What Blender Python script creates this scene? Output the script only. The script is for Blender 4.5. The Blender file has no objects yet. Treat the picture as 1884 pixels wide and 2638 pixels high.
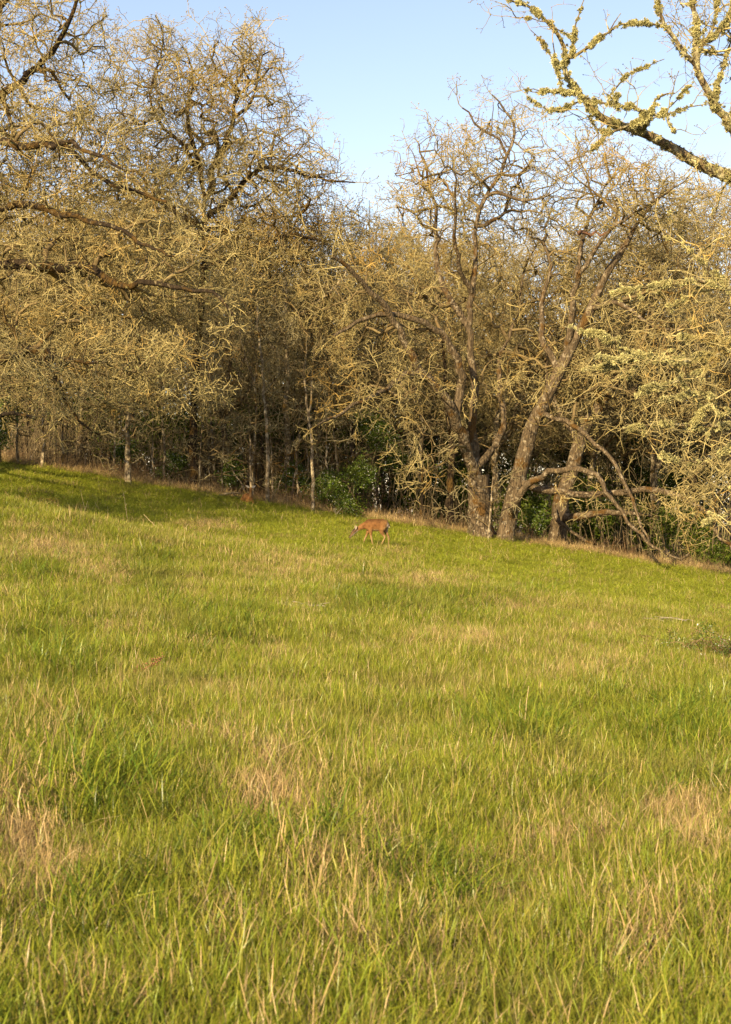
import bpy, math, random
import numpy as np
from mathutils import Vector, Matrix
rng = np.random.default_rng(11)
R = math.radians
# ------------------------------------------------------------------ camera, light
SC = bpy.context.scene
C = SC.collection
EYE = 1.6
FPX = 4200.0                      # focal length in photograph pixels (1884 x 2638)
cam_d = bpy.data.cameras.new('camera'); cam = bpy.data.objects.new('camera', cam_d); C.objects.link(cam)
cam.location = (0, 0, EYE); cam.rotation_euler = (R(90), 0, 0)
cam_d.sensor_fit = 'VERTICAL'; cam_d.sensor_height = 22.3; cam_d.lens = 22.3*FPX/2638
cam_d.clip_start = 0.1; cam_d.clip_end = 3000
cam_d.dof.use_dof = True; cam_d.dof.focus_distance = 47; cam_d.dof.aperture_fstop = 5.6
SC.camera = cam
SUN_EL, SUN_AZ = 25.0, 208.0       # azimuth clockwise from +Y
w = bpy.data.worlds.new('World'); SC.world = w; w.use_nodes = True
nt = w.node_tree; bg = nt.nodes['Background']
sky = nt.nodes.new('ShaderNodeTexSky'); sky.sky_type = 'NISHITA'; sky.sun_disc = False
sky.sun_elevation = R(SUN_EL); sky.sun_rotation = R(SUN_AZ)
sky.air_density = 1.0; sky.dust_density = 0.6; sky.ozone_density = 1.2; sky.altitude = 100
hz = nt.nodes.new('ShaderNodeMix'); hz.data_type = 'RGBA'; hz.blend_type = 'MULTIPLY'; hz.inputs[0].default_value = 1.0
hz.inputs[7].default_value = (1.20, 1.02, .97, 1)         # even tint over the sky: a paler, less cyan blue
nt.links.new(sky.outputs[0], hz.inputs[6]); nt.links.new(hz.outputs[2], bg.inputs[0]); bg.inputs[1].default_value = 0.098
sd = bpy.data.lights.new('sun', 'SUN'); sun = bpy.data.objects.new('sun', sd); C.objects.link(sun)
sd.energy = 5.0; sd.angle = R(0.6); sd.color = (1.0, 0.79, 0.47)
tosun = Vector((math.sin(R(SUN_AZ))*math.cos(R(SUN_EL)), math.cos(R(SUN_AZ))*math.cos(R(SUN_EL)), math.sin(R(SUN_EL))))
sun.rotation_euler = tosun.to_track_quat('Z', 'Y').to_euler(); sun.location = tosun*60
SC.view_settings.view_transform = 'Standard'; SC.view_settings.look = 'None'
SC.view_settings.exposure = 1.17; SC.view_settings.gamma = 1.0
SC.cycles.max_bounces = 4; SC.cycles.diffuse_bounces = 2; SC.cycles.transmission_bounces = 2; SC.cycles.transparent_max_bounces = 4

# ------------------------------------------------------------------ helpers
def at(px, py, Y):
    return np.array([(px-942)/FPX*Y, Y, EYE+(1319-py)/FPX*Y])
def smooth(a, b, x):
    t = np.clip((x-a)/(b-a), 0, 1); return t*t*(3-2*t)
_ph = rng.uniform(0, 6.28, (40,)); _k = rng.normal(0, 1, (40, 2))
def fnoise(x, y, wl, seed=0, n=7):
    """cheap smooth noise, wavelength wl metres"""
    s = 0
    for i in range(n):
        j = (i*5+seed*7) % 40
        k = _k[j]/np.hypot(*_k[j])*(0.7+0.6*((i*37+seed*13) % 11)/11)
        s = s+np.sin(2*np.pi*(k[0]*x+k[1]*y)/wl+_ph[(j+seed) % 40])
    return s/n*1.6
def ground(x, y):
    x = np.asarray(x, float); y = np.asarray(y, float)
    zc = np.interp(y, [-60, -20, 0, 8, 15, 30, 40, 47, 53, 58, 62, 70, 90, 140, 400], [-.9, -.2, 0, .04, .1, .24, .40, .66, 1.0, 1.30, 1.40, 1.1, .2, -1, -2])
    cs = np.interp(y, [-60, 0, 12, 30, 58, 100], [.04, .05, .09, .132, .156, .16])
    xc = 70*np.tanh(x/70)
    z = zc-cs*xc
    z = z+.56*(1-smooth(-9, -.5, x))*np.exp(-((y-33-.15*x)/4.2)**2)*(1-smooth(-60,-25,-x)*0)
    z = z-.30*(1-smooth(-8, 0, x))*np.exp(-((y-42)/5)**2)
    z = z+.16*smooth(0, 3, x)*np.exp(-((y-29)/3.0)**2)
    z = z+.035*fnoise(x, y, 4.5, 1)+.02*fnoise(x, y, 1.5, 2)
    return z
def hit(px, py):
    """ground point seen at a photograph pixel"""
    Y = np.arange(2, 75, .05); X = (px-942)/FPX*Y; Z = EYE+(1319-py)/FPX*Y
    g = ground(X, Y); k = np.argmax(g > Z)
    if g[k] <= Z[k]: k = np.argmin(np.abs(Y-57))
    return np.array([X[k], Y[k], g[k]])

def tag(o, label=None, cat=None, group=None, kind=None):
    if label: o['label'] = label
    if cat: o['category'] = cat
    if group: o['group'] = group
    if kind: o['kind'] = kind
    return o
def link(o, parent=None):
    C.objects.link(o)
    if parent: o.parent = parent
    return o
def empty(name, loc, label=None, cat=None, group=None, rz=0):
    o = bpy.data.objects.new(name, None); o.location = loc; o.rotation_euler = (0, 0, rz); o.empty_display_size = .3
    link(o); return tag(o, label, cat, group)
def npmesh(name, V, F, mat, col=None, smooth_=True):
    """mesh from numpy verts and a list of int arrays (tris or quads)"""
    m = bpy.data.meshes.new(name)
    V = np.asarray(V, np.float32); m.vertices.add(len(V)); m.vertices.foreach_set('co', V.ravel())
    F = [np.asarray(f, np.int32) for f in F if len(f)]
    loops = np.concatenate([f.ravel() for f in F]); sizes = np.concatenate([np.full(len(f), f.shape[1]) for f in F])
    m.loops.add(len(loops)); m.loops.foreach_set('vertex_index', loops)
    m.polygons.add(len(sizes)); m.polygons.foreach_set('loop_start', np.concatenate([[0], np.cumsum(sizes)[:-1]]).astype(np.int32))
    m.polygons.foreach_set('loop_total', sizes.astype(np.int32))
    m.update(calc_edges=True); m.validate()
    if smooth_: m.polygons.foreach_set('use_smooth', np.ones(len(sizes), bool))
    if col is not None:
        a = m.attributes.new('tint', 'FLOAT_COLOR', 'POINT')
        c = np.ones((len(V), 4), np.float32); c[:, :3] = col; a.data.foreach_set('color', c.ravel())
    if mat: m.materials.append(mat)
    return m
def obj(name, mesh, parent=None):
    return link(bpy.data.objects.new(name, mesh), parent)

# ------------------------------------------------------------------ materials
def newmat(name):
    m = bpy.data.materials.new(name); m.use_nodes = True; n = m.node_tree.nodes; n.clear()
    out = n.new('ShaderNodeOutputMaterial'); return m, m.node_tree, n, out
def N(t, kind, **kw):
    n = t.nodes.new(kind)
    for k, v in kw.items():
        if hasattr(n, k): setattr(n, k, v)
        else: n.inputs[k.replace('_', ' ')].default_value = v
    return n
def mixc(t, a, b, f, blend='MIX'):
    m = t.nodes.new('ShaderNodeMix'); m.data_type = 'RGBA'; m.blend_type = blend
    for s, v in ((m.inputs[6], a), (m.inputs[7], b), (m.inputs[0], f)):
        if hasattr(v, 'is_output') or isinstance(v, bpy.types.NodeSocket): t.links.new(v, s)
        elif isinstance(v, (tuple, list)): s.default_value = (*v, 1)
        else: s.default_value = v
    return m.outputs[2]
def noise(t, scale, detail=3, vec=None, lo=.4, hi=.6, rough=.5):
    n = t.nodes.new('ShaderNodeTexNoise'); n.inputs['Scale'].default_value = scale; n.inputs['Detail'].default_value = detail
    n.inputs['Roughness'].default_value = rough
    if vec is not None: t.links.new(vec, n.inputs['Vector'])
    r = t.nodes.new('ShaderNodeMapRange'); r.inputs[1].default_value = lo; r.inputs[2].default_value = hi
    t.links.new(n.outputs[0], r.inputs[0]); return r.outputs[0]
def wpos(t): return t.nodes.new('ShaderNodeNewGeometry').outputs['Position']

def bark_mat(name, base, light, moss, moss_amt=.5, light_amt=.5):
    m, t, n, out = newmat(name)
    p = wpos(t)
    mp = t.nodes.new('ShaderNodeMapping'); mp.inputs['Scale'].default_value = (1, 1, .28); t.links.new(p, mp.inputs['Vector'])
    furrow = noise(t, 16, 4, mp.outputs[0], .38, .62)
    c = mixc(t, tuple(v*.45 for v in base), base, furrow)
    c = mixc(t, c, light, noise(t, 7, 4, p, .62-.22*light_amt, .70-.15*light_amt))
    c = mixc(t, c, moss, noise(t, 1.6, 4, p, .66-.25*moss_amt, .72-.22*moss_amt, .6))
    b = N(t, 'ShaderNodeBsdfPrincipled', Roughness=.95); b.inputs['Specular IOR Level'].default_value = .15
    t.links.new(c, b.inputs['Base Color'])
    bp = t.nodes.new('ShaderNodeBump'); bp.inputs['Strength'].default_value = .9; bp.inputs['Distance'].default_value = .05
    t.links.new(furrow, bp.inputs['Height']); t.links.new(bp.outputs[0], b.inputs['Normal']); t.links.new(b.outputs[0], out.inputs[0])
    return m
def twig_mat(name, a, b_, c_, orange_amt=.5):
    m, t, n, out = newmat(name)
    p = wpos(t)
    oi = t.nodes.new('ShaderNodeObjectInfo')
    c = mixc(t, a, b_, noise(t, 2.0, 3, p, .35, .65))
    c = mixc(t, c, c_, noise(t, .45, 3, p, .66-.2*orange_amt, .78-.2*orange_amt))
    c = mixc(t, c, tuple(v*.45 for v in a), noise(t, 9, 2, p, .52, .66))
    k = t.nodes.new('ShaderNodeMapRange'); k.inputs[3].default_value = .7; k.inputs[4].default_value = 1.15
    t.links.new(oi.outputs['Random'], k.inputs[0])
    vm = t.nodes.new('ShaderNodeVectorMath'); vm.operation = 'SCALE'; t.links.new(c, vm.inputs[0]); t.links.new(k.outputs[0], vm.inputs['Scale'])
    d = N(t, 'ShaderNodeBsdfDiffuse'); t.links.new(vm.outputs[0], d.inputs[0]); t.links.new(d.outputs[0], out.inputs[0])
    return m
def leaf_mat(name, tint=None, transl=.35, patch=None, gloss=.0, var=.25, wl=.5):
    """colour from the blade's own 'tint' attribute, shifted by broad growth patches"""
    m, t, n, out = newmat(name)
    a = t.nodes.new('ShaderNodeAttribute'); a.attribute_name = 'tint'
    c = a.outputs['Color']
    if patch: c = mixc(t, c, patch, noise(t, wl, 4, wpos(t), .54, .84), 'MIX')
    oi = t.nodes.new('ShaderNodeObjectInfo')
    k = t.nodes.new('ShaderNodeMapRange'); k.inputs[3].default_value = 1-var; k.inputs[4].default_value = 1+var
    t.links.new(oi.outputs['Random'], k.inputs[0])
    vm = t.nodes.new('ShaderNodeVectorMath'); vm.operation = 'SCALE'; t.links.new(c, vm.inputs[0]); t.links.new(k.outputs[0], vm.inputs['Scale'])
    d = t.nodes.new('ShaderNodeBsdfDiffuse'); tr = t.nodes.new('ShaderNodeBsdfTranslucent')
    t.links.new(vm.outputs[0], d.inputs[0]); t.links.new(vm.outputs[0], tr.inputs[0])
    mx = t.nodes.new('ShaderNodeMixShader'); mx.inputs[0].default_value = transl
    t.links.new(d.outputs[0], mx.inputs[1]); t.links.new(tr.outputs[0], mx.inputs[2])
    o = mx.outputs[0]
    if gloss:
        g = t.nodes.new('ShaderNodeBsdfGlossy'); g.inputs['Roughness'].default_value = .35; g.inputs[0].default_value = (1, 1, 1, 1)
        m2 = t.nodes.new('ShaderNodeMixShader'); m2.inputs[0].default_value = gloss
        t.links.new(o, m2.inputs[1]); t.links.new(g.outputs[0], m2.inputs[2]); o = m2.outputs[0]
    t.links.new(o, out.inputs[0]); return m
def plain_mat(name, col, var=.3, scale=30, rough=.9):
    m, t, n, out = newmat(name)
    tc = t.nodes.new('ShaderNodeTexCoord')
    c = mixc(t, tuple(v*(1-var) for v in col), tuple(min(1, v*(1+var)) for v in col), noise(t, scale, 4, tc.outputs['Object'], .35, .65))
    b = N(t, 'ShaderNodeBsdfPrincipled', Roughness=rough); t.links.new(c, b.inputs['Base Color']); t.links.new(b.outputs[0], out.inputs[0]); return m

M_bark = bark_mat('oak_bark', (.145, .105, .060), (.27, .22, .145), (.10, .055, .016), .4, .3)
M_bark_moss = bark_mat('mossy_shade_oak_bark', (.045, .031, .018), (.19, .15, .08), (.085, .05, .014), .6, .1)  # mossy bark, base darkened to carry shade from the crown above
M_bark_lichen = bark_mat('lichened_oak_bark', (.17, .125, .065), (.40, .36, .20), (.22, .17, .07), .5, .7)
M_bark_pale = bark_mat('pale_young_bark', (.25, .19, .115), (.40, .335, .22), (.17, .11, .035), .4, .6)
M_branch = twig_mat('branch_bark', (.25, .19, .09), (.17, .12, .06), (.19, .11, .03), .5)
M_twig = twig_mat('twig_lichen', (.44, .365, .165), (.33, .26, .105), (.38, .25, .075), .6)
M_twig_grey = twig_mat('twig_grey', (.40, .34, .18), (.31, .255, .13), (.34, .22, .08), .3)
M_lichen = twig_mat('pale_lichen', (.54, .50, .23), (.42, .38, .16), (.36, .25, .08), .3)
M_wood_dead = plain_mat('weathered_wood', (.25, .215, .15), .4, 8)
M_rot = plain_mat('rotten_orange_wood', (.13, .06, .028), .5, 6)
M_grass = leaf_mat('grass_blade', transl=.35, patch=(.26, .22, .06), wl=.55, gloss=.015)
M_straw = leaf_mat('straw_blade', transl=.25, var=.3)
M_leaf = leaf_mat('shrub_leaf', transl=.3, gloss=.008, var=.35)

# ground material
def ground_mat():
    m, t, n, out = newmat('meadow_soil'); p = wpos(t)
    c = mixc(t, (.060, .075, .018), (.14, .115, .05), noise(t, 1.1, 5, p, .42, .62))
    c = mixc(t, c, (.045, .035, .02), noise(t, 14, 4, p, .5, .62))
    sp = t.nodes.new('ShaderNodeSeparateXYZ'); t.links.new(p, sp.inputs[0])
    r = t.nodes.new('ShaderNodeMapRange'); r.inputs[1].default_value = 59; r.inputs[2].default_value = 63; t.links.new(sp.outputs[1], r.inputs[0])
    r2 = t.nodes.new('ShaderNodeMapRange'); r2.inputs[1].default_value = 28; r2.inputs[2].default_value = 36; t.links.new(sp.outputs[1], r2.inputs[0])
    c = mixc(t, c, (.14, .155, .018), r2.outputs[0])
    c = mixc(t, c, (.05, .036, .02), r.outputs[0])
    b = N(t, 'ShaderNodeBsdfPrincipled', Roughness=1.0); b.inputs['Specular IOR Level'].default_value = .05
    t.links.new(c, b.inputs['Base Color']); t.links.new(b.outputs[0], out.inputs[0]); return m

# ------------------------------------------------------------------ ground sheet
def build_ground():
    ys = np.concatenate([np.linspace(-900, -60, 12), np.linspace(-55, 0, 20), np.arange(1, 70, .45), np.linspace(71, 140, 40), np.linspace(160, 1500, 20)])
    xs = np.concatenate([-np.geomspace(1200, 24, 26), np.arange(-23.5, 23.6, .5), np.geomspace(24, 1200, 26)])
    X, Y = np.meshgrid(xs, ys); Z = ground(X, Y)
    V = np.stack([X, Y, Z], -1).reshape(-1, 3); nx, ny = len(xs), len(ys)
    i = (np.arange(ny-1)[:, None]*nx+np.arange(nx-1)[None]).ravel()
    F = np.stack([i, i+1, i+nx+1, i+nx], 1)
    tag(obj('ground', npmesh('ground', V, [F], ground_mat())), 'sloping meadow ground falling to the right towards the wood', kind='structure')
build_ground()

# ------------------------------------------------------------------ instancing (for stuff only)
HIDE = {}
def proto_collection(name, meshes):
    col = bpy.data.collections.new(name)
    for i, m in enumerate(meshes):
        o = bpy.data.objects.new(f'{name}_{i:02d}', m); col.objects.link(o)
    return col
def gn_group(col):
    g = bpy.data.node_groups.new('scatter_'+col.name, 'GeometryNodeTree')
    g.interface.new_socket('Geometry', in_out='INPUT', socket_type='NodeSocketGeometry')
    g.interface.new_socket('Geometry', in_out='OUTPUT', socket_type='NodeSocketGeometry')
    n = g.nodes; L = g.links
    gi = n.new('NodeGroupInput'); go = n.new('NodeGroupOutput')
    ci = n.new('GeometryNodeCollectionInfo'); ci.inputs['Collection'].default_value = col
    ci.inputs['Separate Children'].default_value = True; ci.inputs['Reset Children'].default_value = True
    ip = n.new('GeometryNodeInstanceOnPoints'); ip.inputs['Pick Instance'].default_value = True
    def attr(nm, dt):
        a = n.new('GeometryNodeInputNamedAttribute'); a.data_type = dt; a.inputs['Name'].default_value = nm
        return [s for s in a.outputs if s.enabled and s.name == 'Attribute'][0]
    L.new(gi.outputs[0], ip.inputs['Points']); L.new(ci.outputs[0], ip.inputs['Instance'])
    L.new(attr('pick', 'INT'), ip.inputs['Instance Index'])
    L.new(attr('rot', 'FLOAT_VECTOR'), ip.inputs['Rotation']); L.new(attr('scl', 'FLOAT_VECTOR'), ip.inputs['Scale'])
    L.new(ip.outputs[0], go.inputs[0]); return g
GN = {}
def scatter(name, P, rot, scl, pick, col, parent=None, label=None, cat=None):
    P = np.asarray(P, np.float32); m = bpy.data.meshes.new(name); m.vertices.add(len(P)); m.vertices.foreach_set('co', P.ravel())
    a = m.attributes.new('rot', 'FLOAT_VECTOR', 'POINT'); a.data.foreach_set('vector', np.asarray(rot, np.float32).ravel())
    scl = np.asarray(scl, np.float32)
    if scl.ndim == 1: scl = np.repeat(scl[:, None], 3, 1)
    a = m.attributes.new('scl', 'FLOAT_VECTOR', 'POINT'); a.data.foreach_set('vector', scl.ravel())
    a = m.attributes.new('pick', 'INT', 'POINT'); a.data.foreach_set('value', np.asarray(pick, np.int32))
    o = obj(name, m, parent); md = o.modifiers.new('scatter', 'NODES')
    if col.name not in GN: GN[col.name] = gn_group(col)
    md.node_group = GN[col.name]; return tag(o, label, cat, kind='stuff')
def eul(D, roll):
    """euler angles turning +Z to D with a roll"""
    D = D/np.maximum(np.linalg.norm(D, axis=1, keepdims=True), 1e-9)
    th = np.arccos(np.clip(D[:, 2], -1, 1)); ph = np.arctan2(D[:, 1], D[:, 0])
    def rz(a):
        m = np.zeros((len(a), 3, 3)); c, s = np.cos(a), np.sin(a); m[:, 0, 0] = c; m[:, 0, 1] = -s; m[:, 1, 0] = s; m[:, 1, 1] = c; m[:, 2, 2] = 1; return m
    def ry(a):
        m = np.zeros((len(a), 3, 3)); c, s = np.cos(a), np.sin(a); m[:, 0, 0] = c; m[:, 0, 2] = s; m[:, 2, 0] = -s; m[:, 2, 2] = c; m[:, 1, 1] = 1; return m
    M = rz(ph)@ry(th)@rz(roll)
    return np.stack([np.arctan2(M[:, 2, 1], M[:, 2, 2]), -np.arcsin(np.clip(M[:, 2, 0], -1, 1)), np.arctan2(M[:, 1, 0], M[:, 0, 0])], 1)

# ------------------------------------------------------------------ tubes from a node tree
def unit(v): return v/np.maximum(np.linalg.norm(v, axis=-1, keepdims=True), 1e-9)
def tube_mesh(P, par, r, sel, name, mat, rough=0.0, seed=0):
    """P nodes, par parents (-1 root), r radii, sel = bool of nodes whose segment parent->node is drawn"""
    rg = np.random.default_rng(seed)
    n = len(P); idx = np.arange(n); has = par >= 0
    d = np.zeros_like(P); d[has] = unit(P[has]-P[par[has]])
    main = np.full(n, -1); order = np.argsort(r)           # the thickest child is written last
    o2 = order[has[order]]; main[par[o2]] = o2
    dd = d.copy(); hm = main >= 0; dd[hm] = unit(d[hm]+d[main[hm]]+1e-6)
    roots = ~has; dd[roots & hm] = d[main[roots & hm]]
    k = np.where(r > .09, 12, np.where(r > .03, 6, 3))
    V = []; F = []; base = 0
    ref = unit(np.array([.31, .52, .79])); ref2 = unit(np.array([.8, -.6, .1]))
    for K in (3, 6, 12):
        s = idx[sel & has & (k == K)]
        if not len(s): continue
        ang = np.arange(K)*2*np.pi/K
        p = par[s]; joined = (main[p] == s) & (k[p] == K) & (sel[p] | ~has[p])
        need = np.unique(np.concatenate([s, p[joined]]))
        mp = np.full(n, -1); mp[need] = np.arange(len(need))
        st = s[~joined]
        def ring(c, D, rad):
            u = np.cross(D, ref); bad = np.linalg.norm(u, axis=1) < .25; u[bad] = np.cross(D[bad], ref2); u = unit(u); v = np.cross(D, u)
            rr = rad[:, None]*np.ones((1, K))
            if rough and K > 3: rr = rr*(1+rough*rg.normal(0, 1, rr.shape))
            return (c[:, None]+rr[..., None]*(np.cos(ang)[None, :, None]*u[:, None]+np.sin(ang)[None, :, None]*v[:, None]))
        A = ring(P[need], dd[need], r[need])
        Bc = P[par[st]]
        B = ring(Bc, d[st], np.minimum(r[st]*1.15, r[par[st]])) if len(st) else np.zeros((0, K, 3))
        Vk = np.concatenate([A, B]).reshape(-1, 3)
        lo = np.empty(len(s), int); lo[joined] = mp[p[joined]]; lo[~joined] = len(need)+np.arange(len(st))
        hi = mp[s]; j = np.arange(K); jn = (j+1) % K
        f = np.stack([lo[:, None]*K+j, lo[:, None]*K+jn, hi[:, None]*K+jn, hi[:, None]*K+j], -1).reshape(-1, 4)+base
        V.append(Vk); F.append(f); base += len(Vk)
    if not V: return None
    return npmesh(name, np.concatenate(V), F, mat)

class Skel:
    def __init__(s, seed):
        s.rg = np.random.default_rng(seed); s.P = np.zeros((60000, 3)); s.par = np.full(60000, -1); s.r = np.zeros(60000)
        s.tag = np.full(60000, -1); s.plen = np.zeros(60000); s.n = 0; s.names = []
    def add(s, p, par, r, tg):
        i = s.n; s.P[i] = p; s.par[i] = par; s.r[i] = r; s.tag[i] = tg
        s.plen[i] = 0 if par < 0 else s.plen[par]+np.linalg.norm(p-s.P[par]); s.n += 1; return i
    def limb(s, pts, r0, r1, name='limb', attach=None, step=.35, wob=.04, power=1.0):
        """a traced limb through pts; attach = node to grow from (nearest node when None and skeleton not empty)"""
        pts = [np.asarray(p, float) for p in pts]; tg = len(s.names); s.names.append(name)
        if s.n and attach is None:
            attach = int(np.argmin(np.linalg.norm(s.P[:s.n]-pts[0], axis=1)))
        prev = -1
        if attach is not None:
            prev = attach; pts = [s.P[attach].copy()]+(pts[1:] if np.linalg.norm(s.P[attach]-pts[0]) < .8 else pts)
        L = np.concatenate([[0], np.cumsum([np.linalg.norm(pts[i+1]-pts[i]) for i in range(len(pts)-1)])])
        T = np.linspace(0, L[-1], max(3, int(L[-1]/step)+1)); A = np.array(pts)
        Q = np.stack([np.interp(T, L, A[:, i]) for i in range(3)], 1)
        for _ in range(2): Q[1:-1] = (Q[:-2]+2*Q[1:-1]+Q[2:])/4
        Q[1:-1] += s.rg.normal(0, wob, Q[1:-1].shape)
        for i, (q, t) in enumerate(zip(Q, T/L[-1])):
            if i == 0 and prev >= 0: continue
            prev = s.add(q, prev, r0+(r1-r0)*t**power, tg)
        return prev
    def fill(s, att, gnarl=.14, kp=.12, step=.28, tip=.012):
        rg = s.rg; n0 = s.n
        S = s.P[:s.n]
        dist = np.array([np.min(np.linalg.norm(S-a, axis=1)) for a in att]) if len(att)*s.n < 4e6 else np.array([np.min(np.linalg.norm(S[::4]-a, axis=1)) for a in att])
        for a in att[np.argsort(dist+rg.uniform(0, .6, len(att)))]:
            if s.n > 59900: break
            d = np.linalg.norm(s.P[:s.n]-a, axis=1)
            j = int(np.argmin(d+kp*s.plen[:s.n])); L = d[j]
            if L < .12: continue
            k = max(1, int(L/step)); p0 = s.P[j]
            t = (np.arange(1, k+1)/k)[:, None]
            gp = s.par[j]; d0 = unit(s.P[j]-s.P[gp]) if gp >= 0 else np.array([0, 0, 1.])
            c = p0+(a-p0)*.45+d0*L*.18+np.array([0, 0, .10*L])
            q = (1-t)**2*p0+2*t*(1-t)*c+t*t*a
            if k > 1:
                w_ = np.cumsum(rg.normal(0, gnarl*L/np.sqrt(k), (k, 3)), 0); w_ -= t*w_[-1]; q = q+w_
            prev = j
            for x in q: prev = s.add(x, prev, 0, -1)
        # pipe-model radii for grown nodes
        e = 2.15; acc = np.zeros(s.n)
        for i in range(s.n-1, n0-1, -1):
            ri = acc[i]+tip**e; s.r[i] = ri**(1/e)
            p = s.par[i]
            if p >= n0: acc[p] += ri
        for i in range(n0, s.n):
            s.r[i] = min(s.r[i], max(.9*s.r[s.par[i]], .008))
        s.n0 = n0
    def arrays(s):
        return s.P[:s.n], s.par[:s.n], s.r[:s.n], s.tag[:s.n]

def blob(c, rad, n, rg, shell=.3):
    """attractors in an ellipsoid, favouring the outside"""
    v = unit(rg.normal(0, 1, (n, 3))); u = rg.uniform(shell**3, 1, (n, 1))**(1/3)
    return np.asarray(c)+v*u*np.asarray(rad)
def pblob(px, py, rx, ry, Y, rY, n, rg, shell=.3):
    c = at(px, py, Y); return blob(c, (rx/FPX*Y, rY, ry/FPX*Y), n, rg, shell)

# ------------------------------------------------------------------ twig sprays
def make_spray(seed, L=.85, r0=.013, nside=8, sub=3, buds=True, spread=1.0, mat=None, bud=1.0):
    rg = np.random.default_rng(seed); P = [np.zeros(3)]; par = [-1]; r = [r0]
    tips = []
    def walk(i, d, L, k, ra, rb, gn):
        ids = []
        for j in range(k):
            d = unit(d+rg.normal(0, gn, 3)); P.append(P[i]+d*L/k); par.append(i); r.append(ra+(rb-ra)*(j+1)/k); i = len(P)-1; ids.append((i, d))
        tips.append((i, d)); return ids
    m = walk(0, np.array([0, 0, 1.]), L, 6, r0, r0*.5, .2)
    for q in range(nside):
        i, d = m[min(5, int(rg.uniform(.0, 1)*6))]
        d2 = unit(d*.55+spread*unit(rg.normal(0, 1, 3)))
        sd_ = walk(i, d2, L*rg.uniform(.35, .7), 4, r0*.62, r0*.36, .22)
        for _ in range(sub):
            i2, d3 = sd_[rg.integers(0, 4)]
            walk(i2, unit(d3*.8+unit(rg.normal(0, 1, 3))), L*rg.uniform(.12, .3), 2, r0*.42, r0*.28, .2)
    P = np.array(P); par = np.array(par); r = np.array(r)
    sel = np.ones(len(P), bool)
    # all three-sided
    me = tube_mesh(P, par, np.minimum(r, .029), sel, 'twig_spray', mat)
    if buds:
        V = np.empty(len(me.vertices)*3, np.float32); me.vertices.foreach_get('co', V); V = V.reshape(-1, 3)
        F = np.array([list(p.vertices) for p in me.polygons]); nv = len(V); T = []; VV = [V]
        for i, d in tips:
            for _ in range(2):
                c = P[i]+rg.normal(0, .012*bud, 3); s_ = rg.uniform(.012, .026)*bud
                t = np.array([[1, 1, 1], [1, -1, -1], [-1, 1, -1], [-1, -1, 1]])*s_*rg.uniform(.6, 1.2, (4, 3))
                VV.append(c+t); T += [[nv, nv+1, nv+2], [nv, nv+3, nv+1], [nv, nv+2, nv+3], [nv+1, nv+3, nv+2]]; nv += 4
        me2 = npmesh('twig_spray', np.concatenate(VV), [F, np.array(T)], mat, smooth_=False); bpy.data.meshes.remove(me); me = me2
    return me
def make_clump(seed, mat, n=80, R0=.028):
    """a shaggy tuft of lichen: short flat lobes in all directions"""
    rg = np.random.default_rng(seed); V = []; T = []
    for i in range(n):
        d = unit(rg.normal(0, 1, 3)); a = unit(np.cross(d, rg.normal(0, 1, 3))); L = R0*rg.uniform(.5, 1.3); w_ = L*rg.uniform(.08, .2)
        c = d*R0*rg.uniform(0, .35); e = c+d*L+rg.normal(0, .15*L, 3)
        k = len(V); V += [c-a*w_, c+a*w_, e+a*w_*.7, e-a*w_*.7]; T.append([k, k+1, k+2, k+3])
    return npmesh('lichen_tuft', np.array(V), [np.array(T)], mat, smooth_=False)
SPR = proto_collection('twig_spray', [make_spray(i, mat=M_twig, r0=.018, nside=6, sub=3, L=.9, bud=.62) for i in range(7)])
SPR_G = proto_collection('grey_spray', [make_spray(20+i, mat=M_twig_grey, r0=.018, nside=6, sub=2, L=.95, bud=.62) for i in range(5)])
SPR_R = proto_collection('near_spray', [make_spray(40+i, L=.8, mat=M_twig, r0=.0125, nside=4, sub=1, bud=.5) for i in range(5)])
LICH = proto_collection('lichen', [make_clump(i, M_lichen) for i in range(4)])

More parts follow.
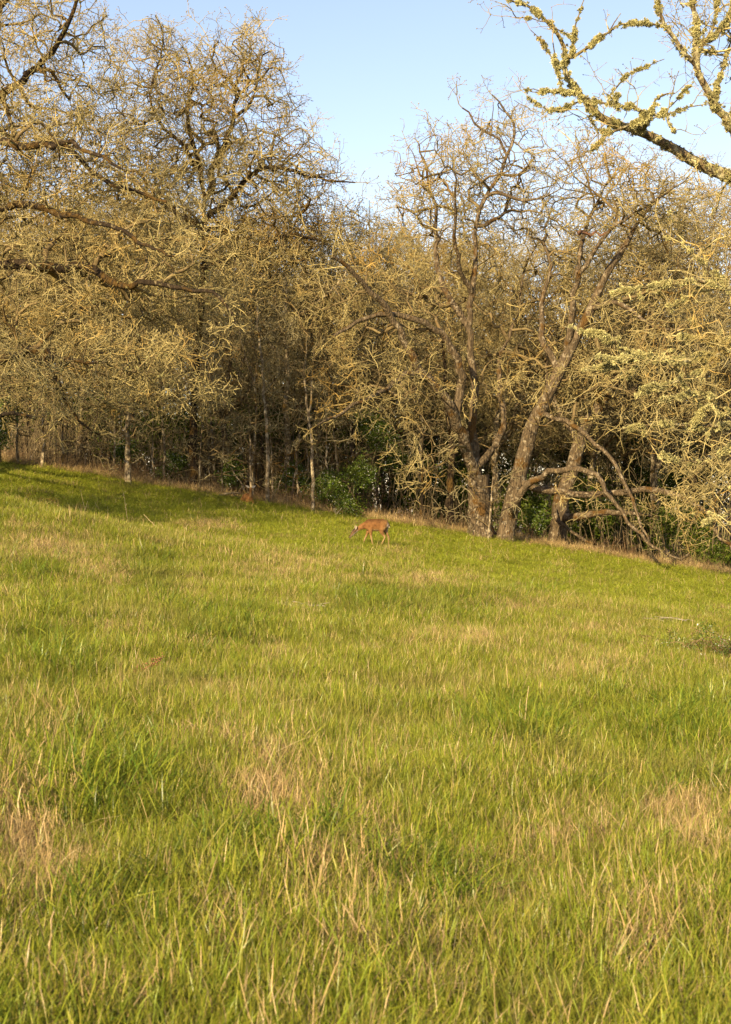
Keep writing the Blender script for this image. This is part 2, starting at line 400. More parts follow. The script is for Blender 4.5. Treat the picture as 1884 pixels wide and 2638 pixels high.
def build_tree(root_obj, sk, bark, branch_mat=None, sprays=SPR, dens=1.0, rmax=.03, sc=(.7, 1.25), up=.25, thick=1.0, lichen=0, lich_r=(.02, .2), lich_boost=None, lich_grown=1., origin=None, spraylim=None, droop=None):
    P, par, r, tg = sk.arrays(); o = np.array(origin if origin is not None else root_obj.location); P = P-o
    for t, nm in enumerate(sk.names):
        m = tube_mesh(P, par, r, tg == t, nm, bark, rough=.05 if r[tg == t].max() > .1 else .02, seed=t)
        if m:
            ob = obj(nm, m, root_obj)
    m = tube_mesh(P, par, r, tg == -1, 'branches', branch_mat or M_branch, rough=.03)
    if m: tag(obj('branches', m, root_obj), kind='stuff')
    rg = sk.rg
    d = np.zeros_like(P); h = par >= 0; d[h] = unit(P[h]-P[par[h]])
    kids = np.zeros(len(P), int); np.add.at(kids, par[h], 1)
    prob = np.where(r < rmax, .12*dens, 0); prob[tg >= 0] *= .6; prob[(kids == 0)] = min(1, .8*dens)
    if spraylim is not None: prob = np.where(spraylim(P+o), prob, prob*.15)
    rep = rg.random(len(P)) < prob
    I = np.flatnonzero(rep); I = np.concatenate([I, np.flatnonzero((kids == 0) & (rg.random(len(P)) < .12*dens))])
    D = unit(d[I]+rg.normal(0, .55, (len(I), 3))+np.array([0, 0, up]))
    s_ = rg.uniform(*sc, len(I)); nP = len(sprays.objects)
    scatter('twigs', P[I], eul(D, rg.uniform(0, 6.28, len(I))), s_[:, None]*np.array([thick, thick, 1.]), rg.integers(0, nP, len(I)), sprays, root_obj)
    if lichen:
        pr = np.where((r > lich_r[0]) & (r < lich_r[1]), 1., .25 if lich_r[0] < .03 else 0); 
        if lich_boost is not None: pr = pr*lich_boost(P+o)
        pr = pr*np.where(tg == -1, lich_grown, 1.); pr /= pr.sum(); J = rg.choice(len(P), lichen, p=pr)
        tt = rg.uniform(0, 1, (lichen, 1)); q = P[J]*(1-tt)+P[np.maximum(par[J], 0)]*tt
        q = q+unit(rg.normal(0, 1, q.shape)+[0, 0, -.1])*(r[J][:, None]*.9+np.abs(rg.normal(0, .018, (lichen, 1))))
        scatter('lichen', q, rg.uniform(0, 6.28, q.shape), rg.uniform(.3, 1., lichen)**1.5*1.15+.2, rg.integers(0, 4, lichen), LICH, root_obj)

# ================================================================== THE NAMED OAKS
PX = lambda pts, Y, Y1=None: [at(x, y, Y+(0 if Y1 is None else (Y1-Y)*i/(len(pts)-1))) for i, (x, y) in enumerate(pts)]
def rooted(sk, px, py, Y):
    g = at(px, py, Y); g[2] = ground(g[0], Y)-.3; return g

# --- main twin-stemmed oak -------------------------------------------------------
def main_oak():
    Y = 58; sk = Skel(3); w_ = FPX/Y
    b = rooted(sk, 1238, 1400, Y)
    top = sk.limb([b, at(1238, 1384, Y), at(1236, 1330, Y), at(1234, 1280, Y), at(1231, 1225, Y)], .46, .37, 'trunk', wob=.015)
    k = sk.n
    sk.r[0] = .70; sk.r[1] = .54
    sk.limb(PX([(1228, 1240), (1205, 1180), (1195, 1118), (1174, 1065), (1139, 1013), (1081, 950), (1041, 874), (1000, 799), (951, 742), (900, 690), (858, 661)], Y, Y-5), .23, .06)
    sk.limb(PX([(1174, 1060), (1191, 1000), (1186, 932), (1150, 870), (1116, 845), (1058, 816), (990, 800), (900, 840), (860, 865)], Y-1, Y-4), .17, .05)
    sk.limb(PX([(1095, 966), (1040, 960), (999, 1005), (940, 1030), (880, 1065), (817, 1096)], Y-2, Y-7), .12, .035)
    sk.limb(PX([(1229, 1225), (1220, 1106), (1226, 1025), (1215, 920), (1203, 845), (1215, 758), (1225, 650), (1230, 566), (1240, 515), (1290, 447), (1313, 400), (1284, 348), (1232, 331), (1191, 278)], Y, Y), .16, .03)
    sk.limb(PX([(1313, 400), (1336, 325), (1302, 273), (1267, 244)], Y, Y+.5), .06, .03)
    sk.limb(PX([(1238, 516), (1284, 487), (1330, 520), (1365, 516), (1420, 500)], Y, Y-1.5), .08, .03)
    sk.limb(PX([(1240, 1222), (1255, 1190), (1273, 1147), (1302, 1100), (1290, 1010), (1277, 936), (1302, 884), (1340, 800), (1350, 700)], Y-.5, Y+3), .15, .04)
    sk.limb(PX([(1205, 845), (1130, 720), (1120, 640), (1130, 560), (1110, 480), (1090, 420), (1080, 370)], Y, Y+2), .13, .03)
    sk.limb(PX([(1215, 760), (1180, 690), (1170, 600), (1175, 520), (1170, 440)], Y, Y-3), .1, .03)
    sk.limb(PX([(1229, 590), (1300, 560), (1320, 480), (1380, 400)], Y, Y+2), .08, .03)
    # second stem leaning right
    b2 = rooted(sk, 1300, 1400, Y-.3)
    prev = sk.n; tg = len(sk.names)
    pts = [b2]+PX([(1305, 1360), (1319, 1303), (1342, 1205), (1365, 1118), (1400, 1036), (1441, 961), (1481, 874), (1522, 799), (1557, 712), (1601, 650), (1650, 560)], Y-.3, Y-1)
    sk.names.append('trunk'); 
    A = np.array(pts); L = np.concatenate([[0], np.cumsum(np.linalg.norm(np.diff(A, axis=0), axis=1))]); T = np.arange(0, L[-1], .35)
    Q = np.stack([np.interp(T, L, A[:, i]) for i in range(3)], 1); Q[1:-1] = (Q[:-2]+2*Q[1:-1]+Q[2:])/4
    pr = -1
    for q, t in zip(Q, T/L[-1]): pr = sk.add(q+sk.rg.normal(0, .012, 3), pr, .27*(1-t)**.7+.05, tg)
    sk.r[prev] = .46; sk.r[prev+1] = .38
    sk.limb(PX([(1462, 900), (1480, 751), (1495, 707), (1532, 640), (1568, 597), (1609, 563), (1690, 516), (1760, 470)], Y-1, Y-3), .13, .03)
    sk.limb(PX([(1495, 700), (1500, 620), (1510, 580), (1545, 510), (1580, 458), (1560, 400)], Y-1, Y+1), .1, .03)
    sk.limb(PX([(1441, 961), (1400, 880), (1390, 800), (1420, 700), (1400, 600), (1430, 520)], Y-1, Y+2), .13, .03)
    sk.limb(PX([(1284, 1350), (1319, 1297), (1360, 1245), (1406, 1216), (1487, 1205), (1551, 1222), (1563, 1274), (1597, 1309), (1615, 1350), (1661, 1379), (1679, 1413), (1737, 1442), (1777, 1425)], Y-.7, Y-5), .14, .035, attach=prev+3)
    sk.limb(PX([(1365, 1240), (1406, 1263), (1522, 1280), (1597, 1265), (1684, 1263), (1771, 1280), (1841, 1332), (1847, 1379), (1890, 1420)], Y-.6, Y-4), .13, .08)
    sk.limb(PX([(1385, 1080), (1420, 1068), (1465, 1080), (1510, 1123), (1563, 1170), (1600, 1215), (1626, 1286), (1650, 1338), (1667, 1390), (1690, 1420)], Y-1, Y-4), .10, .04)
    sk.limb(PX([(1520, 800), (1600, 770), (1660, 830), (1720, 860), (1800, 840)], Y-1, Y-3), .11, .03)
    rg = sk.rg
    att = [pblob(1210, 600, 190, 270, Y+3, 3.5, 300, rg), pblob(1120, 480, 120, 130, Y+1, 3, 110, rg), pblob(1300, 400, 110, 150, Y+1, 3, 120, rg), pblob(1560, 600, 220, 190, Y+2, 4, 260, rg), pblob(1480, 480, 130, 130, Y, 3, 100, rg),
           pblob(960, 800, 180, 150, Y-.5, 3, 180, rg), pblob(1420, 880, 240, 170, Y+4, 3, 200, rg), pblob(1700, 900, 190, 200, Y, 4, 200, rg), pblob(1000, 1000, 150, 90, Y-4, 2, 60, rg),
           pblob(1640, 1290, 170, 50, Y-2, 1.5, 26, rg), pblob(1270, 960, 120, 90, Y+1, 2.5, 40, rg), pblob(1820, 1280, 90, 110, Y-4, 2, 80, rg), pblob(1100, 1210, 80, 40, Y-2, 1.5, 16, rg), pblob(1650, 500, 150, 90, Y-2, 2, 110, rg), pblob(1480, 1040, 130, 100, Y-2, 1.5, 25, rg)]
    sk.fill(np.concatenate(att))
    b[2] += .3
    e = empty('oak_tree', b, 'huge twin-stemmed oak with long sagging limbs at the meadow edge', 'tree')
    build_tree(e, sk, M_bark, dens=1.05)
    s2 = Skel(4); s2.limb(PX([(1490, 602), (1510, 606), (1535, 600), (1568, 604)], Y-1), .085, .03, 'broken_limb', step=.15, wob=.05); P2, p2, r2, _ = s2.arrays()
    obj('broken_limb', tube_mesh(P2-b, p2, r2, np.ones(len(P2), bool), 'broken_limb', M_rot, rough=.2), e)
    return sk
main_oak()

def oak_behind():
    Y = 62; sk = Skel(5); b = rooted(sk, 1432, 1415, Y)
    sk.limb([b]+PX([(1435, 1396), (1440, 1340), (1447, 1280), (1481, 1193), (1499, 1118), (1528, 1071), (1580, 990), (1615, 949), (1660, 860), (1700, 760)], Y), .36, .08, 'trunk', wob=.02)
    sk.limb(PX([(1444, 1340), (1480, 1335), (1522, 1322), (1597, 1315), (1680, 1330)], Y-.2, Y-2), .2, .05)
    sk.limb(PX([(1490, 1150), (1440, 1060), (1400, 980), (1420, 850)], Y), .14, .04)
    sk.limb(PX([(1560, 1020), (1640, 1010), (1730, 960), (1800, 950)], Y), .12, .04)
    sk.limb(PX([(1447, 1300), (1420, 1330), (1500, 1390), (1560, 1410)], Y-.4, Y-1), .09, .04)
    rg = sk.rg
    sk.fill(np.concatenate([pblob(1660, 850, 240, 260, Y, 5, 600, rg), pblob(1700, 600, 220, 130, Y+2, 4, 260, rg), pblob(1450, 950, 150, 150, Y+1, 3, 120, rg)]))
    b[2] += .3
    e = empty('oak_tree', b, 'leaning oak with a mottled trunk just right of the huge twin-stemmed oak', 'tree')
    build_tree(e, sk, M_bark, dens=.7, sprays=SPR_G)
oak_behind()

# --- left oak, trunk outside the frame -------------------------------------------
def left_oak():
    Y = 52; sk = Skel(8); b = rooted(sk, -330, 1150, Y)
    sk.limb([b]+PX([(-330, 1000), (-320, 800), (-300, 600), (-260, 420), (-200, 250), (-130, 80), (-90, -60)], Y), .55, .16, 'trunk', wob=.03)
    sk.limb(PX([(-325, 960), (-200, 1000), (-80, 960), (0, 931), (69, 900), (117, 905), (180, 935), (260, 930)], Y, Y-5.5), .27, .03)
    sk.limb(PX([(-310, 760), (-150, 700), (0, 675), (120, 690), (230, 685), (290, 735), (348, 735), (397, 718), (438, 735), (483, 745), (552, 748), (590, 790), (605, 835)], Y-1, Y-5.5), .24, .03)
    sk.limb(PX([(-280, 520), (-150, 420), (0, 355), (59, 386), (166, 362), (250, 400), (330, 440)], Y-1, Y-5.5), .24, .03)
    sk.limb(PX([(-230, 330), (-80, 290), (34, 224), (90, 180), (131, 145), (170, 70), (200, 0), (220, -60)], Y, Y-2), .19, .04)
    sk.limb(PX([(-160, 150), (-40, 60), (40, -20), (100, -120)], Y, Y), .16, .05)
    sk.limb(PX([(-300, 600), (-100, 560), (60, 520), (200, 560), (300, 580), (380, 640), (450, 660)], Y, Y-5.5), .18, .03)
    sk.limb(PX([(166, 362), (230, 440), (280, 475), (350, 487), (430, 520)], Y-3, Y-3.5), .09, .04)
    sk.limb(PX([(117, 905), (150, 980), (160, 1030), (210, 1090), (260, 1120)], Y-3.5, Y-4), .07, .03)
    sk.limb(PX([(-320, 900), (-200, 1080), (-60, 1100), (20, 1060), (90, 1080)], Y, Y-6), .16, .04)
    rg = sk.rg
    att = [pblob(60, 160, 250, 260, Y+.5, 4.5, 420, rg), pblob(150, 480, 330, 180, Y, 4.5, 460, rg), pblob(120, 770, 330, 180, Y-.5, 4.5, 520, rg), pblob(430, 700, 230, 150, Y-.5, 3.5, 300, rg),
           pblob(200, 980, 260, 110, Y-3, 3.5, 220, rg), pblob(420, 960, 150, 90, Y-2, 3, 90, rg), pblob(-200, 500, 250, 500, Y, 5, 250, rg)]
    sk.fill(np.concatenate(att))
    b[2] += .3
    e = empty('oak_tree', b, 'broad golden oak with dark limbs reaching in from the left edge', 'tree')
    build_tree(e, sk, M_bark_moss, dens=1.25, thick=1.0, lichen=4000, lich_r=(.012, .08))
left_oak()

def left_mid_oak():
    Y = 60; sk = Skel(13); b = rooted(sk, 498, 1280, Y)
    sk.limb([b]+PX([(499, 1200), (495, 1090), (500, 1000), (512, 860), (524, 700), (527, 600), (525, 510), (522, 441), (493, 406), (464, 360), (418, 331), (380, 260), (412, 145), (429, 90), (400, 40)], Y), .17, .03, 'trunk', wob=.03, power=.8)
    sk.limb(PX([(526, 520), (557, 406), (586, 371), (603, 290), (615, 244), (597, 203), (551, 174), (540, 130)], Y, Y), .15, .03)
    sk.limb(PX([(603, 290), (650, 270), (665, 220), (660, 160), (700, 130)], Y, Y+1), .07, .03)
    sk.limb(PX([(528, 560), (609, 499), (661, 429), (719, 429), (800, 455), (860, 465), (916, 470)], Y, Y-1), .13, .03)
    sk.limb(PX([(527, 590), (420, 520), (325, 481), (249, 464), (200, 430)], Y, Y+1), .13, .03)
    sk.limb(PX([(522, 441), (480, 300), (500, 200), (480, 130)], Y, Y+2), .1, .03)
    sk.limb(PX([(535, 700), (650, 640), (760, 600), (830, 620)], Y, Y-1), .13, .04)
    rg = sk.rg
    att = [pblob(560, 300, 200, 190, Y, 4, 420, rg, .1), pblob(400, 300, 170, 180, Y+1, 4, 300, rg, .1), pblob(720, 430, 170, 100, Y, 3.5, 260, rg, .1), pblob(600, 560, 260, 130, Y, 4, 420, rg), pblob(410, 110, 50, 70, Y, 1.5, 40, rg), pblob(620, 160, 120, 60, Y, 2.5, 100, rg),
           pblob(320, 420, 190, 130, Y+1, 3, 250, rg)]
    sk.fill(np.concatenate(att)); b[2] += .3
    e = empty('oak_tree', b, 'spreading oak with a rounded bare crown against the sky left of centre', 'tree')
    build_tree(e, sk, M_bark_moss, dens=1.0)
left_mid_oak()

def gap_oak():
    Y = 61; sk = Skel(17); b = rooted(sk, 745, 1310, Y)
    sk.limb([b]+PX([(745, 1250), (742, 1150), (735, 1050), (745, 950), (730, 850), (740, 740), (725, 620), (740, 540)], Y), .13, .03, 'trunk', wob=.03)
    sk.limb(PX([(742, 960), (690, 880), (640, 820), (600, 720)], Y, Y-1), .07, .03)
    sk.limb(PX([(735, 860), (800, 790), (870, 740), (920, 640)], Y, Y-1), .07, .03)
    sk.limb(PX([(738, 760), (680, 690), (670, 600)], Y, Y+1), .06, .03)
    rg = sk.rg
    sk.fill(np.concatenate([pblob(740, 720, 190, 190, Y, 3.5, 420, rg), pblob(860, 620, 120, 90, Y, 2.5, 120, rg)])); b[2] += .3
    e = empty('oak_tree', b, 'mid-sized oak filling the gap between the left oaks and the huge twin-stemmed oak', 'tree')
    build_tree(e, sk, M_bark_pale, dens=.9)
gap_oak()

def right_near_oak():
    Y = 27; sk = Skel(21); b = rooted(sk, 2420, 1700, Y)
    sk.limb([b]+PX([(2420, 1500), (2400, 1200), (2360, 950), (2330, 700), (2300, 500), (2260, 300), (2200, 100), (2180, -60)], Y), .36, .12, 'trunk', wob=.03)
    m = sk.limb(PX([(2310, 560), (2100, 520), (1980, 490), (1884, 455), (1812, 429), (1742, 389), (1684, 352), (1638, 336), (1580, 316), (1528, 300), (1520, 261), (1481, 226), (1452, 197), (1462, 133), (1456, 108), (1423, 64), (1377, 23), (1313, 0), (1280, -12)], Y, Y-1), .15, .014, wob=.012, step=.16)
    L = lambda pts, r0, r1, Ya=Y-1, Yb=Y-1.2: sk.limb(PX(pts, Ya, Yb), r0, r1, 'branch', wob=.008, step=.12)
    L([(1460, 160), (1480, 150), (1522, 116), (1568, 81), (1610, 52), (1640, 60)], .035, .012)
    L([(1464, 130), (1479, 104), (1488, 52), (1507, -5)], .022, .010)
    L([(1568, 81), (1580, 60), (1600, 34)], .015, .008)
    L([(1684, 352), (1670, 320), (1661, 290), (1626, 267), (1590, 285), (1570, 262), (1590, 245)], .05, .018)
    L([(1670, 310), (1682, 280), (1690, 240), (1740, 240)], .03, .012)
    L([(1552, 305), (1545, 270), (1500, 246), (1440, 232), (1380, 245), (1352, 229)], .02, .008)
    L([(1690, 310), (1720, 300), (1760, 275), (1820, 268)], .02, .008)
    L([(1620, 330), (1560, 350), (1530, 330), (1516, 300)], .03, .02)
    L([(1570, 345), (1545, 370), (1525, 385)], .018, .01)
    L([(1500, 290), (1440, 290), (1395, 280), (1360, 250)], .016, .008)
    L([(1486, 235), (1440, 243), (1400, 230), (1354, 232)], .016, .008)
    L([(1570, 300), (1580, 230), (1620, 190), (1660, 170), (1712, 152)], .018, .007)
    L([(1640, 335), (1700, 300), (1760, 240), (1790, 210)], .016, .007)
    L([(1452, 200), (1430, 160), (1425, 110)], .02, .01)
    L([(1430, 175), (1400, 110), (1368, 78)], .013, .007)
    L([(1742, 389), (1735, 350), (1740, 335)], .03, .02)
    L([(1460, 110), (1400, 50), (1372, 50), (1330, 45)], .014, .007)
    s2 = sk.limb(PX([(2280, 400), (2100, 420), (1980, 390), (1884, 330), (1847, 278), (1818, 226), (1790, 168), (1800, 116), (1789, 35), (1780, -40)], Y, Y-.6), .14, .03, wob=.012, step=.16)
    L([(1790, 160), (1754, 128), (1731, 87), (1702, 58), (1696, -10)], .05, .03, Y-.6, Y-.6)
    L([(1710, 62), (1670, 62), (1620, 55), (1600, 75)], .022, .01, Y-.6, Y-1)
    L([(1800, 116), (1850, 90), (1884, 40), (1900, -20)], .045, .02, Y-.6, Y-.2)
    L([(1796, 130), (1840, 70), (1850, 10), (1840, -40)], .03, .02, Y-.6, Y-.2)
    L([(1847, 278), (1850, 220), (1870, 150), (1884, 100)], .035, .02, Y-.6, Y)
    L([(1884, 330), (1900, 260), (1890, 200)], .04, .02, Y-.4, Y)
    # lichen-laden lower limbs
    Q = lambda pts, r0, r1, Ya=Y, Yb=Y: sk.limb(PX(pts, Ya, Yb), r0, r1, 'limb', wob=.015, step=.16)
    Q([(2350, 850), (2150, 830), (2000, 890), (1883, 900), (1790, 925), (1728, 932), (1647, 920), (1609, 903), (1567, 873), (1549, 861)], .10, .02, Y, Y-1)
    Q([(2000, 895), (1900, 880), (1817, 879), (1752, 867)], .05, .02, Y-.5, Y-.5)
    Q([(1883, 905), (1820, 950), (1758, 986), (1700, 990), (1653, 998), (1638, 1025)], .045, .018, Y-.6, Y-1)
    Q([(2330, 720), (2100, 740), (1950, 760), (1884, 755), (1802, 715), (1698, 739), (1640, 745), (1579, 757)], .08, .012, Y, Y-.5)
    Q([(1884, 755), (1850, 700), (1810, 680), (1780, 650)], .04, .015, Y-.3, Y-.3)
    Q([(1660, 930), (1600, 940), (1540, 950), (1500, 955)], .03, .012, Y-1, Y-1)
    Q([(1640, 915), (1580, 925), (1530, 920)], .02, .01, Y-1, Y-1.4)
    Q([(1560, 870), (1500, 855), (1450, 840)], .02, .008, Y-1, Y-1)
    Q([(2380, 1080), (2150, 1060), (1950, 1090), (1800, 1100), (1700, 1090), (1640, 1100), (1600, 1105)], .08, .014, Y, Y-1)
    Q([(1950, 1090), (1850, 1180), (1760, 1190), (1700, 1170)], .04, .012, Y-.5, Y-1)
    Q([(2390, 1200), (2150, 1220), (1950, 1290), (1850, 1330), (1800, 1360)], .06, .014, Y, Y-1)
    Q([(1800, 1100), (1850, 1020), (1800, 1010), (1700, 1030)], .03, .01, Y-.8, Y-1)
    rg = sk.rg
    att = [pblob(1850, 60, 130, 110, Y-.3, 1.2, 70, rg), pblob(1560, 270, 130, 70, Y-1, .6, 22, rg), pblob(1750, 750, 200, 60, Y-.3, 1.2, 40, rg), pblob(1740, 930, 210, 90, Y-.8, 1.2, 60, rg), pblob(1790, 1120, 150, 110, Y-.8, 1.2, 60, rg),
           pblob(1850, 1320, 70, 80, Y-1, 1, 18, rg), pblob(1800, 560, 130, 90, Y, 1.5, 16, rg), pblob(2150, 300, 200, 400, Y, 2.5, 100, rg)]
    sk.fill(np.concatenate(att), step=.15, tip=.0065); b[2] += .3
    e = empty('oak_tree', b, 'nearest oak leaning in from the right edge with pale green lichen crusted on its limbs', 'tree')
    def boost(P):
        z = P[:, 2]; px = P[:, 0]/P[:, 1]*FPX+942; py = 1319-(z-EYE)/P[:, 1]*FPX
        return np.where((px < 1950), 1, .2)*np.where((py > 820) & (py < 1060), 3.2, np.where(py < 500, .5, .8))*np.clip(.1+1.0*np.sin(px*.083+py*.051)+1.0*np.sin(px*.19-py*.13+1), .05, 2)
    build_tree(e, sk, M_bark_lichen, branch_mat=M_twig, sprays=SPR_R, dens=.9, rmax=.03, sc=(.4, .95), lichen=17000, lich_grown=.06, lich_r=(.010, .12), lich_boost=boost)
right_near_oak()

# ================================================================== THE WOOD BEHIND
def generic_oak(seed, H=17, tr=.28, spread=6.0, low=.35, natt=620, lean=0):
    """built at the origin"""
    sk = Skel(seed); rg = sk.rg
    pts = [np.array([0, 0, -.4])]; p = np.array([0., 0, 0]); d = np.array([lean, 0, 1.])
    for i in range(7):
        pts.append(p.copy()); d = unit(d+rg.normal(0, .12, 3)+[0, 0, .15]); p = p+d*H*.78/6
    sk.limb(pts, tr, tr*.18, 'trunk', wob=.02, power=.8)
    nT = sk.n
    for i in range(7):
        z = rg.uniform(low, .85); j = int(z*nT*.95); a = i*2.4+rg.uniform(-.4, .4); L = spread*rg.uniform(.6, 1)*(1.15-z*.5)
        q = [sk.P[j].copy()]; dd = np.array([math.cos(a), math.sin(a), .7]); 
        for k in range(4):
            dd = unit(dd+rg.normal(0, .25, 3)+[0, 0, .1]); q.append(q[-1]+dd*L/4)
        sk.limb(q, sk.r[j]*.6, .03, attach=j, wob=.06)
    att = np.concatenate([blob((0, 0, H*.66), (spread, spread, H*.36), natt, rg, .3), blob((rg.normal(0, 1), rg.normal(0, 1), H*.42), (spread*.8, spread*.8, H*.17), natt//4, rg)])
    sk.fill(att); return sk
def copy_tree(o, parent=None):
    c = o.copy(); C.objects.link(c); c.parent = parent
    for ch in [x for x in KIDS[o.name]]:
        cc = ch.copy(); C.objects.link(cc); cc.parent = c
    return c
KIDS = {}
W_GROUP = 'lichened oaks packed in the wood behind the meadow'
W_LABEL = 'bare lichened oak packed among others in the wood behind the meadow'
protos = []
for i, (H, tr, sp, lo, na) in enumerate([(17, .26, 6, .3, 620), (15, .2, 5, .35, 520), (18.5, .24, 5.5, .4, 640), (14, .18, 5, .3, 480)]):
    sk = generic_oak(100+i, H, tr, sp, lo, na)
    e = empty('oak_tree', (0, 0, 0), W_LABEL, 'tree', W_GROUP)
    build_tree(e, sk, M_bark if i % 2 else M_bark_pale, sprays=SPR_G if i % 2 else SPR, dens=.7, origin=(0, 0, 0))
    KIDS[e.name] = list(e.children); protos.append(e)
bpy.context.view_layer.update()
for p in protos: KIDS[p.name] = [o for o in C.objects if o.parent == p]
# places: px of the trunk, distance, height of the top in photograph pixels
woods = [(-60, 63, 250), (60, 66, 420), (190, 64, 470), (330, 67, 500), (470, 70, 480), (600, 64, 520), (720, 68, 500), (830, 66, 520), (920, 64, 560), (1000, 70, 540), (1090, 66, 560),
         (1180, 72, 520), (1290, 68, 560), (1390, 72, 540), (1500, 70, 560), (1600, 74, 520), (1700, 70, 480), (1800, 68, 440), (1900, 66, 400), (1990, 70, 400), (-160, 70, 200),
         (120, 78, 520), (280, 80, 500), (420, 82, 510), (560, 84, 500), (700, 80, 510), (850, 84, 520), (1000, 86, 560), (1130, 84, 570), (1260, 86, 580), (1420, 84, 560), (1570, 86, 560), (1720, 84, 520), (1860, 82, 480),
         (0, 92, 520), (350, 96, 510), (640, 94, 520), (930, 96, 540), (1200, 98, 590), (1480, 96, 580), (1760, 96, 540)]
HT = [17, 15, 18.5, 14]
rw = random.Random(4)
used = set()
for i, (px, Y, top) in enumerate(woods):
    k = i % 4; src = protos[k]
    o = src if k not in used else copy_tree(src)
    used.add(k)
    X = (px-942)/FPX*Y; g = float(ground(X, Y)); want = EYE+(1319-top)/FPX*Y-g
    s = want/(HT[k]*1.03); o.location = (X, Y, g-.05); o.rotation_euler = (0, 0, rw.uniform(0, 6.28)); o.scale = (s*rw.uniform(.9, 1.1), s*rw.uniform(.9, 1.1), s)

# two small oaks standing left of the view; their shadow falls on the left slope
for (x_, y_, s_, lab) in ((-13.0, 36.5, .52, 'small oak standing on the slope left of the view, nearer one of two'), (-14.6, 39.3, .56, 'small oak standing on the slope left of the view, farther one of two'), (-11.9, 38.4, .46, 'smallest oak standing on the slope just outside the left of the view')):
    o = copy_tree(protos[0]); o.location = (x_, y_, float(ground(x_, y_))-.05); o.rotation_euler = (0, 0, x_); o.scale = (s_, s_, s_); o['label'] = lab; del o['group']

# slender trees with visible pale stems at the meadow edge
def stem_tree(px_pts, Y, r, label, bark=M_bark_pale, natt=90, crown=None, sprays=SPR_G, forks=(), group=None, seed=0, dens=.6):
    sk = Skel(300+seed); b = rooted(sk, px_pts[0][0], px_pts[0][1], Y)
    sk.limb([b]+PX(px_pts, Y), r, r*.35, 'trunk', wob=.025)
    for f in forks: sk.limb(PX(f, Y), r*.6, r*.25, 'limb', wob=.02)
    tx, ty = px_pts[-1]; cx, cy, rx, ry = crown or (tx, ty-40, 90, 150)
    lo = [sk.P[int(sk.rg.integers(sk.n//3, sk.n))]+sk.rg.normal(0, 1, 3)*[.6, .6, .4] for _ in range(14)]
    sk.fill(np.concatenate([pblob(cx, cy, rx, ry, Y, rx/FPX*Y, natt, sk.rg), np.array(lo)]))
    b[2] += .3
    e = empty('young_tree', b, label, 'tree', group); build_tree(e, sk, bark, sprays=sprays, dens=dens, sc=(.5, 1)); return e
stems = [
 ([(690, 1300), (690, 1230), (690, 1162), (688, 1107), (679, 1023), (676, 931), (668, 870), (660, 760)], 58.5, .085, 'tallest pale stem, straight and thick, right of the two stems above the resting deer', [[(679, 1023), (710, 980), (722, 960)]]),
 ([(652, 1262), (655, 1148), (663, 1040), (660, 985), (649, 966), (639, 939), (625, 900), (610, 820)], 60, .065, 'pale forked stem standing behind the head of the resting deer', [[(660, 985), (668, 930), (655, 880), (645, 830)]]),
 ([(676, 1280), (676, 1162), (672, 1090), (668, 1010)], 60.5, .07, 'rusty brown stem squeezed between the two pale stems above the resting deer', []),
 ([(807, 1330), (807, 1202), (800, 1120), (796, 1080), (790, 1026), (785, 972), (790, 880)], 58, .075, 'dark speckled stem left of the green flowering shrub', [[(796, 1080), (803, 1020), (803, 975), (810, 900)]]),
 ([(752, 1270), (760, 1210), (769, 1162), (770, 1100), (774, 1040), (780, 960)], 60, .05, 'crooked thin pale stem midway between the resting deer and the flowering shrub', []),
 ([(709, 1290), (730, 1220), (745, 1180), (758, 1150), (775, 1100)], 59.5, .03, 'thin sapling leaning steeply to the right behind the resting deer', []),
 ([(112, 1210), (113, 1150), (112, 1119), (110, 1050), (115, 960)], 58, .075, 'stout pale stem lit at its base near the left edge', []),
 ([(331, 1250), (330, 1200), (328, 1154), (325, 1080), (335, 1000)], 57.5, .13, 'dark spotted thick trunk left of the thicket of thin stems', []),
 ([(45, 1198), (43, 1140), (46, 1080), (40, 1000)], 58.5, .06, 'leftmost pale stem at the meadow edge by the green bush', []),
 ([(166, 1205), (165, 1150), (160, 1090), (170, 1010)], 59, .06, 'short pale stem second from the stout one near the left edge', []),
 ([(293, 1240), (294, 1195), (297, 1090), (290, 1000)], 60, .055, 'pale stem directly left of the dark spotted trunk', []),
 ([(548, 1290), (550, 1180), (546, 1109), (538, 1022), (545, 940)], 61, .06, 'grey stem left of the two pale stems, half hidden in twigs', []),
 ([(221, 1230), (220, 1180), (218, 1130), (225, 1050)], 60, .04, 'slim brown stem in the dry brush between two paler stems', []),
 ([(622, 1290), (618, 1230), (622, 1150), (624, 1085), (620, 1000)], 61.5, .04, 'slim pale stem immediately left of the resting deer', []),
 ([(573, 1290), (570, 1240), (574, 1170), (580, 1100)], 59.5, .035, 'thin grey stem left of the mossy fallen log', []),
 ([(1162, 1385), (1160, 1300), (1162, 1200), (1165, 1120), (1150, 1000), (1140, 880)], 61, .17, 'upright dark trunk just left of the huge twin-stemmed oak', []),
 ([(1078, 1360), (1085, 1320), (1092, 1290), (1085, 1220), (1090, 1120)], 61, .06, 'thin dim stem between the flowering shrub and the dark trunk', []),
 ([(930, 1340), (926, 1240), (915, 1180), (905, 1110), (910, 1000)], 62, .07, 'rusty leaning stem inside the flowering shrub', []),
 ([(1255, 1400), (1266, 1285), (1268, 1250), (1274, 1200)], 57.2, .06, 'short pale dead stem rising between the twin trunks of the huge oak', []),
]
